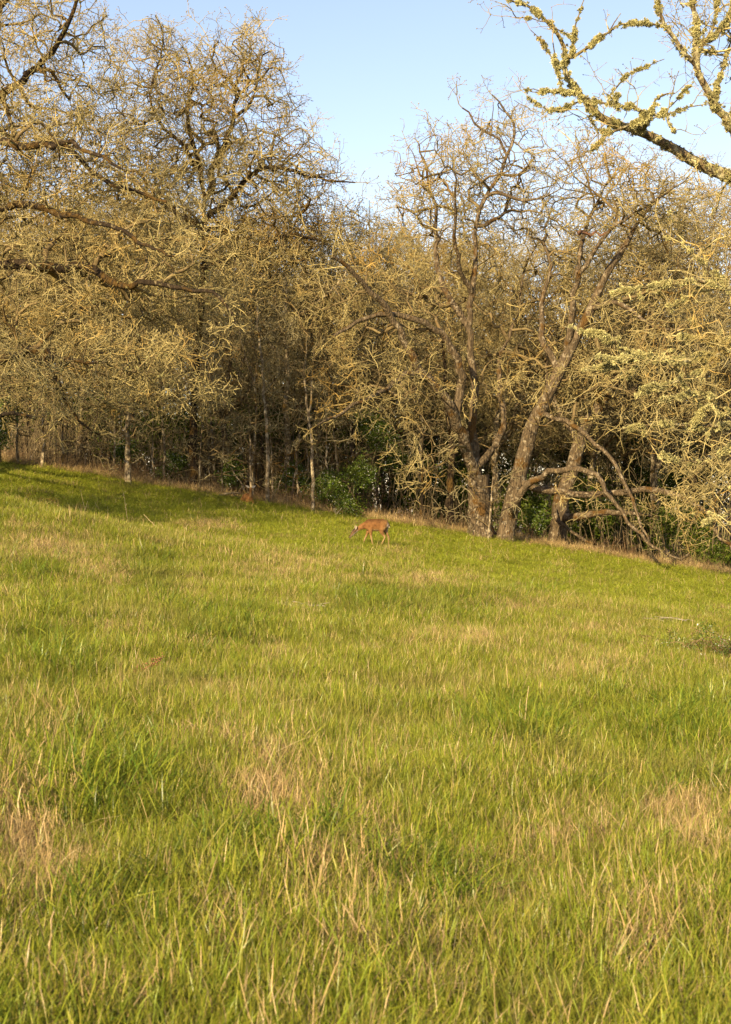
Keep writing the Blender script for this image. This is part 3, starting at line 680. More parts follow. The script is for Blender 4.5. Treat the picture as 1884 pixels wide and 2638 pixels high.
for i, (pts, Y, r, lab, fk) in enumerate(stems):
    dark = any(w_ in lab for w_ in ('dark', 'rusty', 'dim'))
    dead = 'dead' in lab
    stem_tree(pts, Y, r, lab, bark=M_bark_moss if 'rusty' in lab or 'dark trunk' in lab else M_bark_pale, natt=6 if dead else 80, forks=fk, seed=i, crown=(1275, 1190, 18, 15) if dead else None)

rs = random.Random(9)
for i in range(13):
    px = 395+i*41+rs.uniform(-14, 14); Y = 59.3+rs.uniform(0, 2.2); by = float(np.interp(px, [379, 517, 700, 942], [1262, 1288, 1326, 1352])); hh = rs.uniform(190, 330); q = px; pp = []
    for k in range(6): pp.append((q, by-hh*k/5)); q += rs.uniform(-9, 9)
    stem_tree(pp, Y, rs.uniform(.03, .06), 'slim pale stem among others like it at the wood edge left of the grazing deer', natt=26, seed=50+i, group='slim pale stems along the wood edge', dens=.5)

# thicket of thin bare stems (nobody could count them)
def make_whips(seed, mat, n=9, H=2.6, spread=.45, r=.012, lean=.12):
    rg = np.random.default_rng(seed); P = []; par = []; rr = []
    for i in range(n):
        p = np.array([rg.normal(0, spread), rg.normal(0, spread), -.1]); d = unit(np.array([rg.normal(0, lean), rg.normal(0, lean), 1])); h = H*rg.uniform(.4, 1)
        P.append(p); par.append(-1); rr.append(r); k = len(P)-1
        for j in range(7):
            d = unit(d+rg.normal(0, .09, 3)); P.append(P[k]+d*h/7); par.append(k); rr.append(r*(1-.1*j)); k = len(P)-1
            if rg.random() < .55:
                d2 = unit(d*.6+rg.normal(0, .7, 3)); q = k
                for _ in range(3): d2 = unit(d2+rg.normal(0, .2, 3)); P.append(P[q]+d2*rg.uniform(.06, .14)*H*.5); par.append(q); rr.append(r*.45); q = len(P)-1
    return tube_mesh(np.array(P), np.array(par), np.array(rr), np.ones(len(P), bool), 'whips', mat)
M_whip = twig_mat('thicket_stem', (.24, .19, .11), (.13, .095, .05), (.15, .08, .03), .4)  # stem colours darkened to deepen the shadows inside the wood
M_whip_br = twig_mat('bramble_stem', (.20, .125, .065), (.28, .20, .11), (.17, .085, .04), .4)
WH = proto_collection('whips', [make_whips(i, M_whip) for i in range(5)]+[make_whips(10+i, M_whip_br, n=12, H=1.1, r=.006, lean=.5, spread=.35) for i in range(4)])
EDGE = [(-200, 1170), (0, 1193), (207, 1221), (379, 1249), (517, 1276), (700, 1314), (942, 1340), (1150, 1382), (1400, 1422), (1600, 1452), (1884, 1487), (2050, 1510)]
n = 560
X = rng.uniform(-17, 18, n); Yv = 61+rng.gamma(1.6, 4.0, n); kp = (X < 0) | (rng.random(n) < .18); X = X[kp]; Yv = Yv[kp]; n = len(X)
scatter('thicket', np.stack([X, Yv, ground(X, Yv)], 1), np.stack([rng.normal(0, .08, n), rng.normal(0, .08, n), rng.uniform(0, 6.28, n)], 1), rng.uniform(.6, 1.7, n), rng.integers(0, 5, n), WH, label='thicket of thin bare stems filling the floor of the wood', cat='thicket')
n = 620
X = np.where(rng.random(n) < .6, rng.uniform(-15, -2, n), rng.uniform(-3, 17, n)); Yv = 59.0+rng.gamma(1.5, .9, n)
scatter('brush', np.stack([X, Yv, ground(X, Yv)], 1), np.stack([rng.normal(0, .2, n), rng.normal(0, .2, n), rng.uniform(0, 6.28, n)], 1), rng.uniform(.4, 1.0, n), 5+rng.integers(0, 4, n), WH, label='tangled brown bramble stems along the foot of the wood', cat='brush')

# far wood that reads as one mass
n = 5200
X = rng.uniform(-38, 38, n); Yv = rng.uniform(100, 118, n); Z = ground(X, Yv)+rng.uniform(0, 1, n)**.8*(16.5+2.0*np.sin(X*.35)+1.3*np.sin(X*.9+1)-.05*X)
D = unit(rng.normal(0, .6, (n, 3))+[0, 0, .6])
scatter('distant_wood', np.stack([X, Yv, Z], 1), eul(D, rng.uniform(0, 6, n)), rng.uniform(2.2, 4.2, n), rng.integers(0, 5, n), SPR_G, label='distant mass of bare branches closing the wood', cat='wood')

# ------------------------------------------------------------------ leafy shrubs
def make_leaves(seed, cols, n=70, Rr=.34, ls=.035, mat=None, white=0):
    rg = np.random.default_rng(seed); V = []; T = []; K = []
    for i in range(n):
        c = unit(rg.normal(0, 1, 3))*Rr*rg.random()**.5; d = unit(rg.normal(0, 1, 3)+[0, 0, .3]); a = unit(np.cross(d, rg.normal(0, 1, 3))); l = ls*rg.uniform(.6, 1.4)
        col = np.array(cols[rg.integers(0, len(cols))])
        if white and rg.random() < white: col = np.array([.72, .72, .62]); l *= .7
        k = len(V); V += [c, c+d*l+a*l*.45, c+d*l*2, c+d*l-a*l*.45]; T.append([k, k+1, k+2, k+3]); K += [col]*4
    return npmesh('leaf_cluster', np.array(V), [np.array(T)], mat, np.array(K), smooth_=False)
G1 = [(.075, .10, .012), (.055, .08, .010), (.105, .13, .016), (.04, .06, .010)]
G2 = [(.12, .18, .03), (.15, .19, .035), (.085, .13, .022)]
LF = proto_collection('leaf_cluster', [make_leaves(i, G1, mat=M_leaf) for i in range(3)]+[make_leaves(10+i, G2, mat=M_leaf, white=.10, ls=.042) for i in range(3)]+[make_leaves(20+i, [(.12, .10, .02), (.16, .09, .03), (.09, .10, .02)], n=26, Rr=.16, ls=.018, mat=M_leaf) for i in range(2)])
def shrub(px, py, Y, rx, ry, n, label, pick=(0, 3), group=None, name='leafy_shrub', cat='shrub', sc=(.6, 1.2), stem_r=.03, bark=M_bark, seed=0):
    rg = np.random.default_rng(500+seed); X = (px-942)/FPX*Y; b = np.array([X, Y, float(ground(X, Y))])
    e = empty(name, b, label, cat, group)
    c = at(px, py, Y)-b; P = []
    for q in range(7):
        o_ = rg.normal(0, .42, 3)*np.array([rx, rx*.8, ry])/FPX*Y; P.append(blob(c+o_, np.array([rx, rx*.8, ry])/FPX*Y*rg.uniform(.3, .62), n//7+1, rg, .0))
    P = np.concatenate(P); P = P[P[:, 2] > .02]
    sk = Skel(600+seed)
    for q in range(5):
        a = rg.uniform(0, 6.28); sk.names.append('stem') if q == 0 else None
        t = sk.add(np.array([math.cos(a)*.1, math.sin(a)*.1, -.1]), -1, stem_r, 0)
        d = unit(np.array([math.cos(a)*.35, math.sin(a)*.35, 1.])); pp = sk.P[t].copy()
        for k in range(5):
            d = unit(d+rg.normal(0, .15, 3)); pp = pp+d*c[2]/4.5; t = sk.add(pp, t, stem_r*(1-.13*k), 0)
    sk.fill(P[::max(1, len(P)//60)], step=.25)
    A, par, r, tg = sk.arrays(); m = tube_mesh(A, par, np.minimum(r, stem_r), np.ones(len(A), bool), 'stem', bark)
    tag(obj('stem', m, e), kind='stuff')
    scatter('foliage', P, rg.uniform(0, 6.28, P.shape), rg.uniform(*sc, len(P)), rg.integers(pick[0], pick[1], len(P)), LF, e); return e
shrub(930, 1230, 59.5, 85, 80, 150, 'green shrub dotted with white blossom at the wood edge behind the grazing deer', (0, 6), seed=1)
shrub(985, 1130, 62, 80, 75, 100, 'taller blossoming shrub rising above and behind the green one', (2, 6), seed=2)
shrub(890, 1300, 58.8, 60, 36, 90, 'low spreading green shrub at the foot of the blossoming shrub', (0, 6), seed=3)
shrub(10, 1090, 58, 30, 55, 60, 'bright green bush at the left edge below the golden oak', (3, 6), seed=4)
shrub(600, 1215, 60.5, 36, 45, 46, 'loose fresh green sapling between the slim pale stems behind the resting deer', (3, 6), seed=6)
shrub(765, 1250, 60.5, 40, 55, 56, 'fresh green sapling beside the dark speckled stem', (3, 6), seed=7)
shrub(440, 1200, 61, 40, 40, 40, 'fresh green sapling right of the dark spotted trunk', (3, 6), seed=8)
shrub(1385, 1340, 62, 36, 50, 46, 'fresh green sapling in the shade between the huge oak and the leaning oak', (3, 6), seed=9)
shrub(312, 1165, 60.5, 30, 30, 40, 'small green bush beside the dark spotted trunk', (3, 6), seed=5)
for i, (px, py, Y, rx, ry, n_) in enumerate([(720, 1180, 66, 130, 110, 170), (560, 1170, 66, 110, 90, 120), (820, 1170, 68, 120, 130, 170), (1060, 1250, 67, 110, 110, 120), (400, 1130, 68, 110, 80, 110), (1200, 1300, 68, 110, 90, 110), (1380, 1330, 66, 80, 80, 90), (1500, 1340, 68, 110, 90, 120),
                              (1640, 1370, 68, 110, 90, 110), (1780, 1390, 66, 110, 90, 100), (180, 1110, 68, 120, 80, 100), (1330, 1230, 74, 140, 120, 110), (900, 1080, 74, 140, 130, 130), (640, 1080, 74, 140, 110, 110), (1600, 1230, 74, 150, 120, 110), (1800, 1250, 74, 150, 120, 90), (1880, 1450, 62, 90, 60, 70), (300, 1050, 76, 160, 110, 90), (40, 1020, 76, 150, 110, 80), (1100, 1100, 78, 150, 120, 90)]):
    shrub(px, py, Y, rx, ry, int(n_*1.4), 'dim evergreen shrub in the shade under the oaks of the wood', (0, 3), 'shaded evergreen shrubs under the oaks', 'evergreen_shrub', sc=(1, 2.2), seed=20+i)
shrub(865, 1345, 57.9, 14, 12, 8, 'pale bare twiggy sprig standing at the edge left of the grazing deer', (6, 8), name='twiggy_sprig', cat='shrub', bark=M_wood_dead, stem_r=.014, seed=50) if False else None

# conifers poking over the wood
def conifer(px, top, Y, H, label, seed):
    rg = np.random.default_rng(seed); X = (px-942)/FPX*Y; g = EYE+(1319-top)/FPX*Y-H
    e = empty('fir_tree', (X, Y, g), label, 'tree')
    P = np.array([[0, 0, z] for z in np.linspace(0, H, 20)]); par = np.arange(-1, 19)
    obj('trunk', tube_mesh(P, par, np.linspace(.25, .02, 20), np.ones(20, bool), 'trunk', M_bark), e)
    n = 420; z = rg.uniform(.1, 1, n)**.8*H; rad = (1-z/H)*H*.2+.1; a = rg.uniform(0, 6.28, n); q = rad*rg.uniform(.2, 1, n)**.6
    scatter('crown', np.stack([np.cos(a)*q, np.sin(a)*q, z-q*.3], 1), rg.uniform(0, 6.28, (n, 3)), rg.uniform(.9, 1.7, n)*(1.15-z/H), rg.integers(0, 3, n), LF, e)
conifer(952, 516, 112, 24, 'dark fir tip poking above the wood in the dip between the two oak crowns', 1)
conifer(905, 540, 120, 22, 'lower fir tip left of the dark fir above the wood', 2)

# ================================================================== GRASS
def blades(seed, n, H, wd, spread, cols, lean=.35, mat=None, curl=.5):
    rg = np.random.default_rng(seed); V = []; T3 = []; T4 = []; K = []
    for i in range(n):
        a = rg.uniform(0, 6.28); p = np.array([rg.normal(0, spread), rg.normal(0, spread), -.02]); h = H*rg.uniform(.35, 1.15); l = rg.normal(0, lean)
        d = np.array([math.cos(a), math.sin(a), 0]); s = np.array([-math.sin(a+rg.normal(0, .6)), math.cos(a), 0]); s = unit(s); w_ = wd*rg.uniform(.6, 1.3)
        col = np.array(cols[rg.integers(0, len(cols))])*rg.uniform(.6, 1.35); k = len(V)
        bend = abs(l)+rg.uniform(0, curl)
        for t in (0, .4, .75):
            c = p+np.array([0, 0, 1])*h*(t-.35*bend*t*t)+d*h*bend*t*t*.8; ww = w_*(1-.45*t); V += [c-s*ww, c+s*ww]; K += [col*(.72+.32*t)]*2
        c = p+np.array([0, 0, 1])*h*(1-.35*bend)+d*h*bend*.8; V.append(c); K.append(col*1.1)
        T4 += [[k, k+1, k+3, k+2], [k+2, k+3, k+5, k+4]]; T3.append([k+4, k+5, k+6])
    return npmesh('tuft', np.array(V), [np.array(T4), np.array(T3)], mat, np.array(K), smooth_=False)
GC = [(.225, .248, .020), (.265, .274, .028), (.182, .216, .018), (.32, .288, .048), (.195, .245, .024)]
GCd = [(.135, .20, .020), (.11, .175, .02), (.16, .22, .022)]
ST = [(.45, .325, .15), (.38, .265, .12), (.52, .40, .21), (.31, .21, .09)]
MIX = GC+GC[:1]+ST[:1]
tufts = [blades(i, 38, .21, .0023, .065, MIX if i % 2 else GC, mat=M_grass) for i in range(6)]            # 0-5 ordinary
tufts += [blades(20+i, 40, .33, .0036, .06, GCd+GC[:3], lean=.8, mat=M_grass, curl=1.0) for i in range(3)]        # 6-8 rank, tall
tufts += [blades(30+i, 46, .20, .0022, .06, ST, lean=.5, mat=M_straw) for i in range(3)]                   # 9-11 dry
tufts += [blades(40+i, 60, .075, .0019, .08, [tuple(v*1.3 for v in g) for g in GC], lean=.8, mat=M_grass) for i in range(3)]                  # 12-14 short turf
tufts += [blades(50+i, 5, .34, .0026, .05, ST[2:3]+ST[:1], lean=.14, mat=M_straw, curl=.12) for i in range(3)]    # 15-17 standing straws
def broad(seed):
    rg = np.random.default_rng(seed); return blades(seed, 12, .12, .012, .02, [(.10, .16, .02), (.13, .18, .025)], lean=.8, mat=M_grass, curl=.9)
tufts += [broad(60), broad(61)]                                                                           # 18-19 broad herb leaves
tufts += [blades(70+i, 5, .12, .0026, .12, ST, lean=2.4, mat=M_straw, curl=.3) for i in range(2)]                  # 20-21 fallen straws
TUFT = proto_collection('tuft', tufts)
# dry patches traced from the photograph: (px, py, radius in px x, y, strength)
DRY = [(690, 2080, 110, 130, 1.0), (740, 2180, 90, 120, .7), (60, 2200, 110, 150, 1.), (20, 2060, 90, 60, .7), (200, 2230, 90, 120, .6), (1760, 2130, 120, 100, 1.), (820, 2290, 80, 80, .6), (560, 2110, 60, 90, .6), (1550, 2200, 90, 100, .5), (930, 2150, 90, 90, .5), (1380, 2200, 90, 120, .4),
       (110, 1430, 130, 45, .8), (240, 1480, 120, 30, .7), (530, 1360, 70, 22, .9), (300, 1490, 60, 25, .6), (720, 1470, 150, 40, .5), (1180, 1665, 120, 24, .7), (1080, 1510, 170, 30, .6), (1280, 1570, 170, 22, .6), (1500, 1730, 130, 40, .5), (1020, 1430, 60, 20, .5), (1480, 1640, 120, 15, .6),
       (520, 1680, 80, 30, .3), (600, 1930, 60, 40, .6), (80, 1950, 120, 60, .5), (300, 2600, 90, 60, .5), (1100, 2550, 120, 80, .35), (1700, 2400, 120, 80, .5), (900, 2500, 80, 60, .4), (40, 1830, 90, 30, .4), (1000, 2390, 110, 40, .6), (1620, 2480, 100, 60, .5), (640, 2460, 90, 60, .3)]
RANK = [(380, 1490, 60, 50), (1150, 1570, 130, 28), (100, 1480, 80, 40), (130, 1700, 80, 90), (260, 2050, 150, 110), (620, 2200, 180, 60), (1100, 2300, 130, 90), (1750, 1900, 150, 90), (560, 1640, 100, 40), (980, 1560, 120, 28), (1330, 1900, 110, 60), (230, 2360, 120, 70), (1780, 2060, 120, 60), (600, 1600, 50, 30)]
def pxof(P): return P[:, 0]/P[:, 1]*FPX+942, 1319-(P[:, 2]-EYE)/P[:, 1]*FPX
def field(ylo, yhi, dens, sc_lo, sc_hi, name, label, margin=2.2):
    yy = np.sqrt(rng.uniform(ylo**2, yhi**2, int(dens*(.62*(yhi**2-ylo**2)/2+margin*(yhi-ylo))))); half = .31*yy+margin/2+.3
    xx = rng.uniform(-1, 1, len(yy))*half; P = np.stack([xx, yy, ground(xx, yy)], 1); px, py = pxof(P); n = len(P)
    dry = np.zeros(n)
    for (a, b, rx, ry, s) in DRY: dry = np.maximum(dry, s*np.exp(-(((px-a)/rx)**2+((py-b)/ry)**2)*.9))
    dry = dry*np.clip(.95+.6*fnoise(xx, yy, .45, 8), .15, 1.3)
    dry = np.maximum(dry, .42*smooth(.25, 1.1, fnoise(xx, yy, 2.3, 4)+.4*fnoise(xx, yy, .8, 6)))
    rank = np.zeros(n)
    for (a, b, rx, ry) in RANK: rank = np.maximum(rank, np.exp(-(((px-a)/rx)**2+((py-b)/ry)**2)))
    rank = np.maximum(rank, .5*smooth(.5, 1.2, fnoise(xx, yy, 2.0, 9)))
    turf = smooth(31, 34, yy-.12*xx)*smooth(-1.0, 1.5, xx)
    turf = np.maximum(turf, smooth(37, 41, yy))
    u = rng.random(n); pick = rng.integers(0, 6, n)
    pick = np.where(u < dry, 9+rng.integers(0, 3, n), pick)
    pick = np.where((rng.random(n) < rank*.55) & (dry < .5), 6+rng.integers(0, 3, n), pick)
    pick = np.where(rng.random(n) < turf*(1-dry*.6), 12+rng.integers(0, 3, n), pick)
    pick = np.where(rng.random(n) < (.035+.06*dry)*(1-turf*.7), 15+rng.integers(0, 3, n), pick)
    pick = np.where((rng.random(n) < .05) & (yy < 14), 18+rng.integers(0, 2, n), pick)
    pick = np.where((rng.random(n) < .05) & (yy < 20), 20+rng.integers(0, 2, n), pick)
    s = rng.uniform(sc_lo, sc_hi, n)*(1+.25*fnoise(xx, yy, 1.7, 3)); wide = 1+np.maximum(0, yy-14)/40*.8
    scl = np.stack([s*wide, s*wide, s*np.where(turf > .5, .9, 1)], 1)
    scl[:, 2] *= 1-.45*np.exp(-(((xx-.15)/.9)**2+((yy-46.8)/.9)**2))-.6*np.exp(-(((xx+4.1)/.8)**2+((yy-57)/1.2)**2))
    rot = np.stack([rng.normal(0, .2, n), rng.normal(0, .2, n), rng.uniform(0, 6.28, n)], 1)
    return scatter(name, P, rot, scl, pick, TUFT, label=label, cat='grass')
field(3.2, 13, 330, .65, 1.1, 'meadow_grass', 'tall green and straw coloured grass in the foreground of the meadow')
field(13, 30, 160, .65, 1.1, 'meadow_grass', 'green meadow grass with dry patches in the middle of the slope')
field(30, 60.5, 105, .8, 1.3, 'meadow_grass', 'short bright turf along the far top of the slope')
# dry fringe at the foot of the wood
n = 4200
X = rng.uniform(-18, 19, n); Yv = 58.4+np.abs(rng.normal(0, 1.0, n)); kp = ~((np.abs(X+4.1) < .7) & (Yv < 59.2)); X = X[kp]; Yv = Yv[kp]; n = len(X)
scatter('dry_fringe_grass', np.stack([X, Yv, ground(X, Yv)], 1), np.stack([rng.normal(0, .2, n), rng.normal(0, .2, n), rng.uniform(0, 6.28, n)], 1), np.stack([rng.uniform(1.4, 2.6, n)]*2+[rng.uniform(.9, 2.4, n)], 1), np.where(rng.random(n) < .7, 9+rng.integers(0, 3, n), 15+rng.integers(0, 3, n)), TUFT, label='fringe of dry tan grass along the foot of the wood', cat='dry grass')

# ================================================================== DEER
def loft(rings, K=14):
    """rings: list of (centre, direction, half-width sideways, half-height) -> closed tube; sideways is +Y of the animal"""
    V = []; F = []
    for (c, d, a, b) in rings:
        d = unit(np.array(d, float)); s = np.array([0, 1., 0]); s = unit(s-d*np.dot(s, d)) if abs(d[1]) < .9 else np.array([1., 0, 0]); u = np.cross(d, s)
        for j in range(K):
            t = 2*math.pi*j/K; V.append(np.array(c)+s*a*math.cos(t)+u*b*math.sin(t))
    n = len(rings)
    for i in range(n-1):
        for j in range(K): F.append([i*K+j, i*K+(j+1) % K, (i+1)*K+(j+1) % K, (i+1)*K+j])
    V.append(np.array(rings[0][0])); V.append(np.array(rings[-1][0])); a, b = len(V)-2, len(V)-1
    T = [[a, (j+1) % K, j] for j in range(K)]+[[b, (n-1)*K+j, (n-1)*K+(j+1) % K] for j in range(K)]
    return np.array(V), F, T
def tube_rings(pts, rads):
    pts = [np.array(p, float) for p in pts]; out = []
    for i, p in enumerate(pts):
        d = pts[min(i+1, len(pts)-1)]-pts[max(i-1, 0)]; r = rads[i]; r = r if isinstance(r, tuple) else (r, r); out.append((p, d, r[0], r[1]))
    return out
def remeshed(name, parts, mat, voxel=.011, colfn=None):
    V = []; Q = []; T = []; k = 0
    for v, f, t in parts: V.append(v); Q += [[a+k for a in x] for x in f]; T += [[a+k for a in x] for x in t]; k += len(v)
    m = npmesh(name, np.concatenate(V), [np.array(Q), np.array(T)], mat); o = bpy.data.objects.new('tmp', m); C.objects.link(o)
    md = o.modifiers.new('r', 'REMESH'); md.mode = 'VOXEL'; md.voxel_size = voxel; md.use_smooth_shade = True
    ms = o.modifiers.new('s', 'SMOOTH'); ms.factor = .5; ms.iterations = 4
    dg = bpy.context.evaluated_depsgraph_get(); m2 = bpy.data.meshes.new_from_object(o.evaluated_get(dg)); m2.name = name
    bpy.data.objects.remove(o); m2.materials.clear(); m2.materials.append(mat)
    if colfn is not None:
        co = np.empty(len(m2.vertices)*3, np.float32); m2.vertices.foreach_get('co', co); co = co.reshape(-1, 3)
        nn = np.empty(len(m2.vertices)*3, np.float32); m2.vertices.foreach_get('normal', nn); nn = nn.reshape(-1, 3)
        a = m2.attributes.new('tint', 'FLOAT_COLOR', 'POINT'); c = np.ones((len(co), 4), np.float32); c[:, :3] = colfn(co, nn); a.data.foreach_set('color', c.ravel())
    return m2
def coat_mat():
    m, t, n, out = newmat('deer_coat'); a = t.nodes.new('ShaderNodeAttribute'); a.attribute_name = 'tint'
    tc = t.nodes.new('ShaderNodeTexCoord')
    c = mixc(t, a.outputs['Color'], mixc(t, a.outputs['Color'], (.38, .36, .34), 1.0, 'MULTIPLY'), noise(t, 9, 5, tc.outputs['Object'], .42, .72, .65))
    b = N(t, 'ShaderNodeBsdfPrincipled', Roughness=.75); b.inputs['Sheen Weight'].default_value = .0; b.inputs['Specular IOR Level'].default_value = .1
    t.links.new(c, b.inputs['Base Color']); bp = t.nodes.new('ShaderNodeBump'); bp.inputs['Strength'].default_value = .4; bp.inputs['Distance'].default_value = .01
    nz = noise(t, 90, 2, tc.outputs['Object'], .3, .7); t.links.new(nz, bp.inputs['Height']); t.links.new(bp.outputs[0], b.inputs['Normal'])
    t.links.new(b.outputs[0], out.inputs[0]); return m
M_coat = coat_mat(); M_hoof = plain_mat('hoof', (.03, .025, .02)); M_eye = plain_mat('eye', (.01, .008, .006), rough=.15)
RUF, TAN, PALE, WHITE, DARK = np.array([.140, .064, .021]), np.array([.22, .118, .042]), np.array([.34, .23, .11]), np.array([.62, .54, .42]), np.array([.02, .013, .01])
def lerp(a, b, t): return a*(1-t[:, None])+b*t[:, None]
def ear(parent, base, dirv, L=.15, W=.035, name='ear', c1=None):
    base = np.array(base); d = unit(np.array(dirv, float)); s = unit(np.cross(d, [1, 0, .2])); f = np.cross(d, s)
    V = []; F = []; K = 6
    ts = [0, .2, .45, .75, 1]; ws = [.35, .8, 1., .65, .05]
    for t, w_ in zip(ts, ws):
        for j in range(K):
            a = math.pi*(j/(K-1)-.5)*1.3; V.append(base+d*L*t+s*W*w_*math.sin(a)+f*W*w_*.5*(1-math.cos(a))*-1)
    for i in range(4):
        for j in range(K-1): F.append([i*K+j, i*K+j+1, (i+1)*K+j+1, (i+1)*K+j])
    V = np.array(V); V2 = V+f*.006; n0 = len(V); F2 = [[a+n0 for a in x[::-1]] for x in F]
    col = np.concatenate([np.tile(TAN*.7 if c1 is None else c1, (n0, 1)), np.tile(WHITE*.9, (n0, 1))]); 
    return obj(name, npmesh('ear', np.concatenate([V, V2]), [np.array(F+F2)], M_coat, col), parent)
def ellipsoid(name, c, r, mat, parent, col=None):
    v, f, t = loft([(np.array(c)+[r[0]*math.cos(a), 0, 0], (1, 0, 0), r[1]*math.sin(a)+1e-4, r[2]*math.sin(a)+1e-4) for a in np.linspace(math.pi, 0, 9)], 10)
    return obj(name, npmesh(name, v, [np.array(f), np.array(t)], mat, None if col is None else np.tile(col, (len(v), 1))), parent)

def grazing_deer():
    s = .001517
    q = lambda cx, cy, y=0: ((cx-870)*s, y, (800-cy)*s)
    b = hit(958, 1409); b = np.array([(958-942)/FPX*47, 47.0, float(ground((958-942)/FPX*47, 47.0))])
    torso = loft(tube_rings([q(735, 425), q(770, 412), q(820, 395), q(880, 392), q(950, 395), q(1020, 393), q(1080, 392), q(1130, 402), q(1165, 425), q(1180, 440)],
                            [(.06, .085), (.095, .14), (.115, .178), (.13, .178), (.14, .180), (.135, .183), (.125, .18), (.11, .155), (.075, .10), (.03, .04)]), 18)
    neck = loft(tube_rings([q(800, 390), q(740, 405), q(680, 430), q(630, 455), q(590, 480), q(555, 508)], [(.08, .13), (.07, .105), (.055, .085), (.048, .072), (.045, .064), (.045, .058)]), 14)
    head = loft(tube_rings([q(585, 470), q(560, 490), q(535, 520), q(510, 555), q(485, 585), q(460, 612), q(440, 632), q(430, 640)], [(.035, .04), (.05, .062), (.052, .066), (.045, .056), (.034, .042), (.028, .034), (.025, .028), (.014, .014)]), 14)
    P = [torso, neck, head]
    # fore legs: far one reaching forward, near one planted
    P.append(loft(tube_rings([q(800, 430, .06), q(805, 500, .065), q(785, 560, .06), q(760, 615, .06), q(735, 665, .06), q(722, 720, .06), q(712, 770, .06), q(706, 800, .06)], [(.05, .08), (.042, .06), (.032, .04), (.024, .028), (.022, .025), (.016, .017), (.019, .021), (.024, .026)]), 10))
    P.append(loft(tube_rings([q(835, 420, -.07), q(850, 500, -.075), q(852, 560, -.07), q(860, 620, -.07), q(870, 670, -.07), q(880, 720, -.07), q(886, 770, -.07), q(888, 800, -.07)], [(.05, .09), (.045, .065), (.034, .044), (.027, .03), (.023, .027), (.017, .018), (.02, .022), (.025, .027)]), 10))
    # hind legs: near one with the hock behind, far one further back
    P.append(loft(tube_rings([q(1090, 400, -.07), q(1050, 480, -.085), q(1060, 530, -.08), q(1095, 585, -.075), q(1122, 620, -.075), q(1105, 665, -.075), q(1075, 715, -.075), q(1052, 765, -.075), q(1040, 800, -.075)], [(.06, .12), (.055, .10), (.042, .062), (.032, .038), (.026, .030), (.020, .023), (.018, .020), (.02, .022), (.025, .027)]), 10))
    P.append(loft(tube_rings([q(1130, 410, .06), q(1130, 490, .075), q(1150, 545, .07), q(1180, 600, .07), q(1200, 640, .07), q(1196, 690, .07), q(1192, 740, .07), q(1196, 790, .07), q(1192, 808, .07)], [(.06, .10), (.05, .085), (.038, .05), (.028, .034), (.026, .028), (.020, .021), (.018, .019), (.02, .022), (.025, .027)]), 10))
    def colf(co, nn):
        x, y, z = co.T; c = lerp(np.tile(RUF*1.35, (len(co), 1)), RUF*.72, smooth(.62, .78, z))
        c = lerp(c, TAN, .8*np.clip(smooth(.62, .40, z)*1., 0, 1)*(z < .62))
        cx = x/s+870; cy = 800-z/s
        c = lerp(c, TAN*1.05, smooth(1020, 1120, cx)*.55)                       # paler haunch
        c = lerp(c, PALE, smooth(560, 640, cy)*.75*(cx > 690))                    # lower legs
        c = lerp(c, PALE, ((nn[:, 2] < -.55) & (cy > 470)).astype(float)*.8)      # belly
        rump = np.exp(-(((cx-1186)/24)**2+((cy-440)/75)**2)); c = lerp(c, WHITE*.8, np.clip(rump*1.1, 0, 1))
        leg_in = ((cx > 1100) & (cy > 440) & (cy < 600) & (y < .04)).astype(float); c = lerp(c, PALE, leg_in*.4)
        h = (cx < 610).astype(float); c = lerp(c, np.array([.13, .08, .045]), h*.8)
        fore = h*(nn[:, 2] > .25)*(nn[:, 0] < .3); c = lerp(c, DARK*1.4, np.clip(fore, 0, 1)*.75*(cx < 575))
        thr = h*(nn[:, 2] < -.35); c = lerp(c, WHITE*.85, thr*.6)
        nose = smooth(455, 438, cx)*1.; c = lerp(c, DARK, np.clip((452-cx)/14, 0, 1)*(cy < 645))
        return c
    e = empty('deer', b, 'reddish brown deer grazing with its head down to the left on the open slope', 'deer')
    obj('body', remeshed('deer_body', P, M_coat, .011, colf), e)
    ear(e, q(560, 478, -.035), (.25, -.55, .75), .14, .036); ear(e, q(548, 470, .035), (.1, .6, .75), .13, .034)
    tl, f, t = loft(tube_rings([q(1158, 345), q(1185, 372), q(1200, 410), q(1205, 440), q(1210, 452)], [(.022, .022), (.036, .03), (.034, .028), (.022, .018), (.006, .006)]), 10)
    col = np.tile(np.array([.075, .022, .014]), (len(tl), 1)); col[tl[:, 2] < (800-436)*s] = WHITE
    obj('tail', npmesh('tail', tl, [np.array(f), np.array(t)], M_coat, col), e)
    for y in (-.042, .042): ellipsoid('eye', q(530, 512, y), (.013, .010, .013), M_eye, e)
    ellipsoid('nose', q(432, 636), (.016, .018, .014), M_eye, e)
    for c in (q(703, 806, .06), q(884, 806, -.07), q(1036, 806, -.075), q(1188, 812, .07)): ellipsoid('hoof', c, (.036, .024, .024), M_hoof, e)
    return e
grazing_deer()

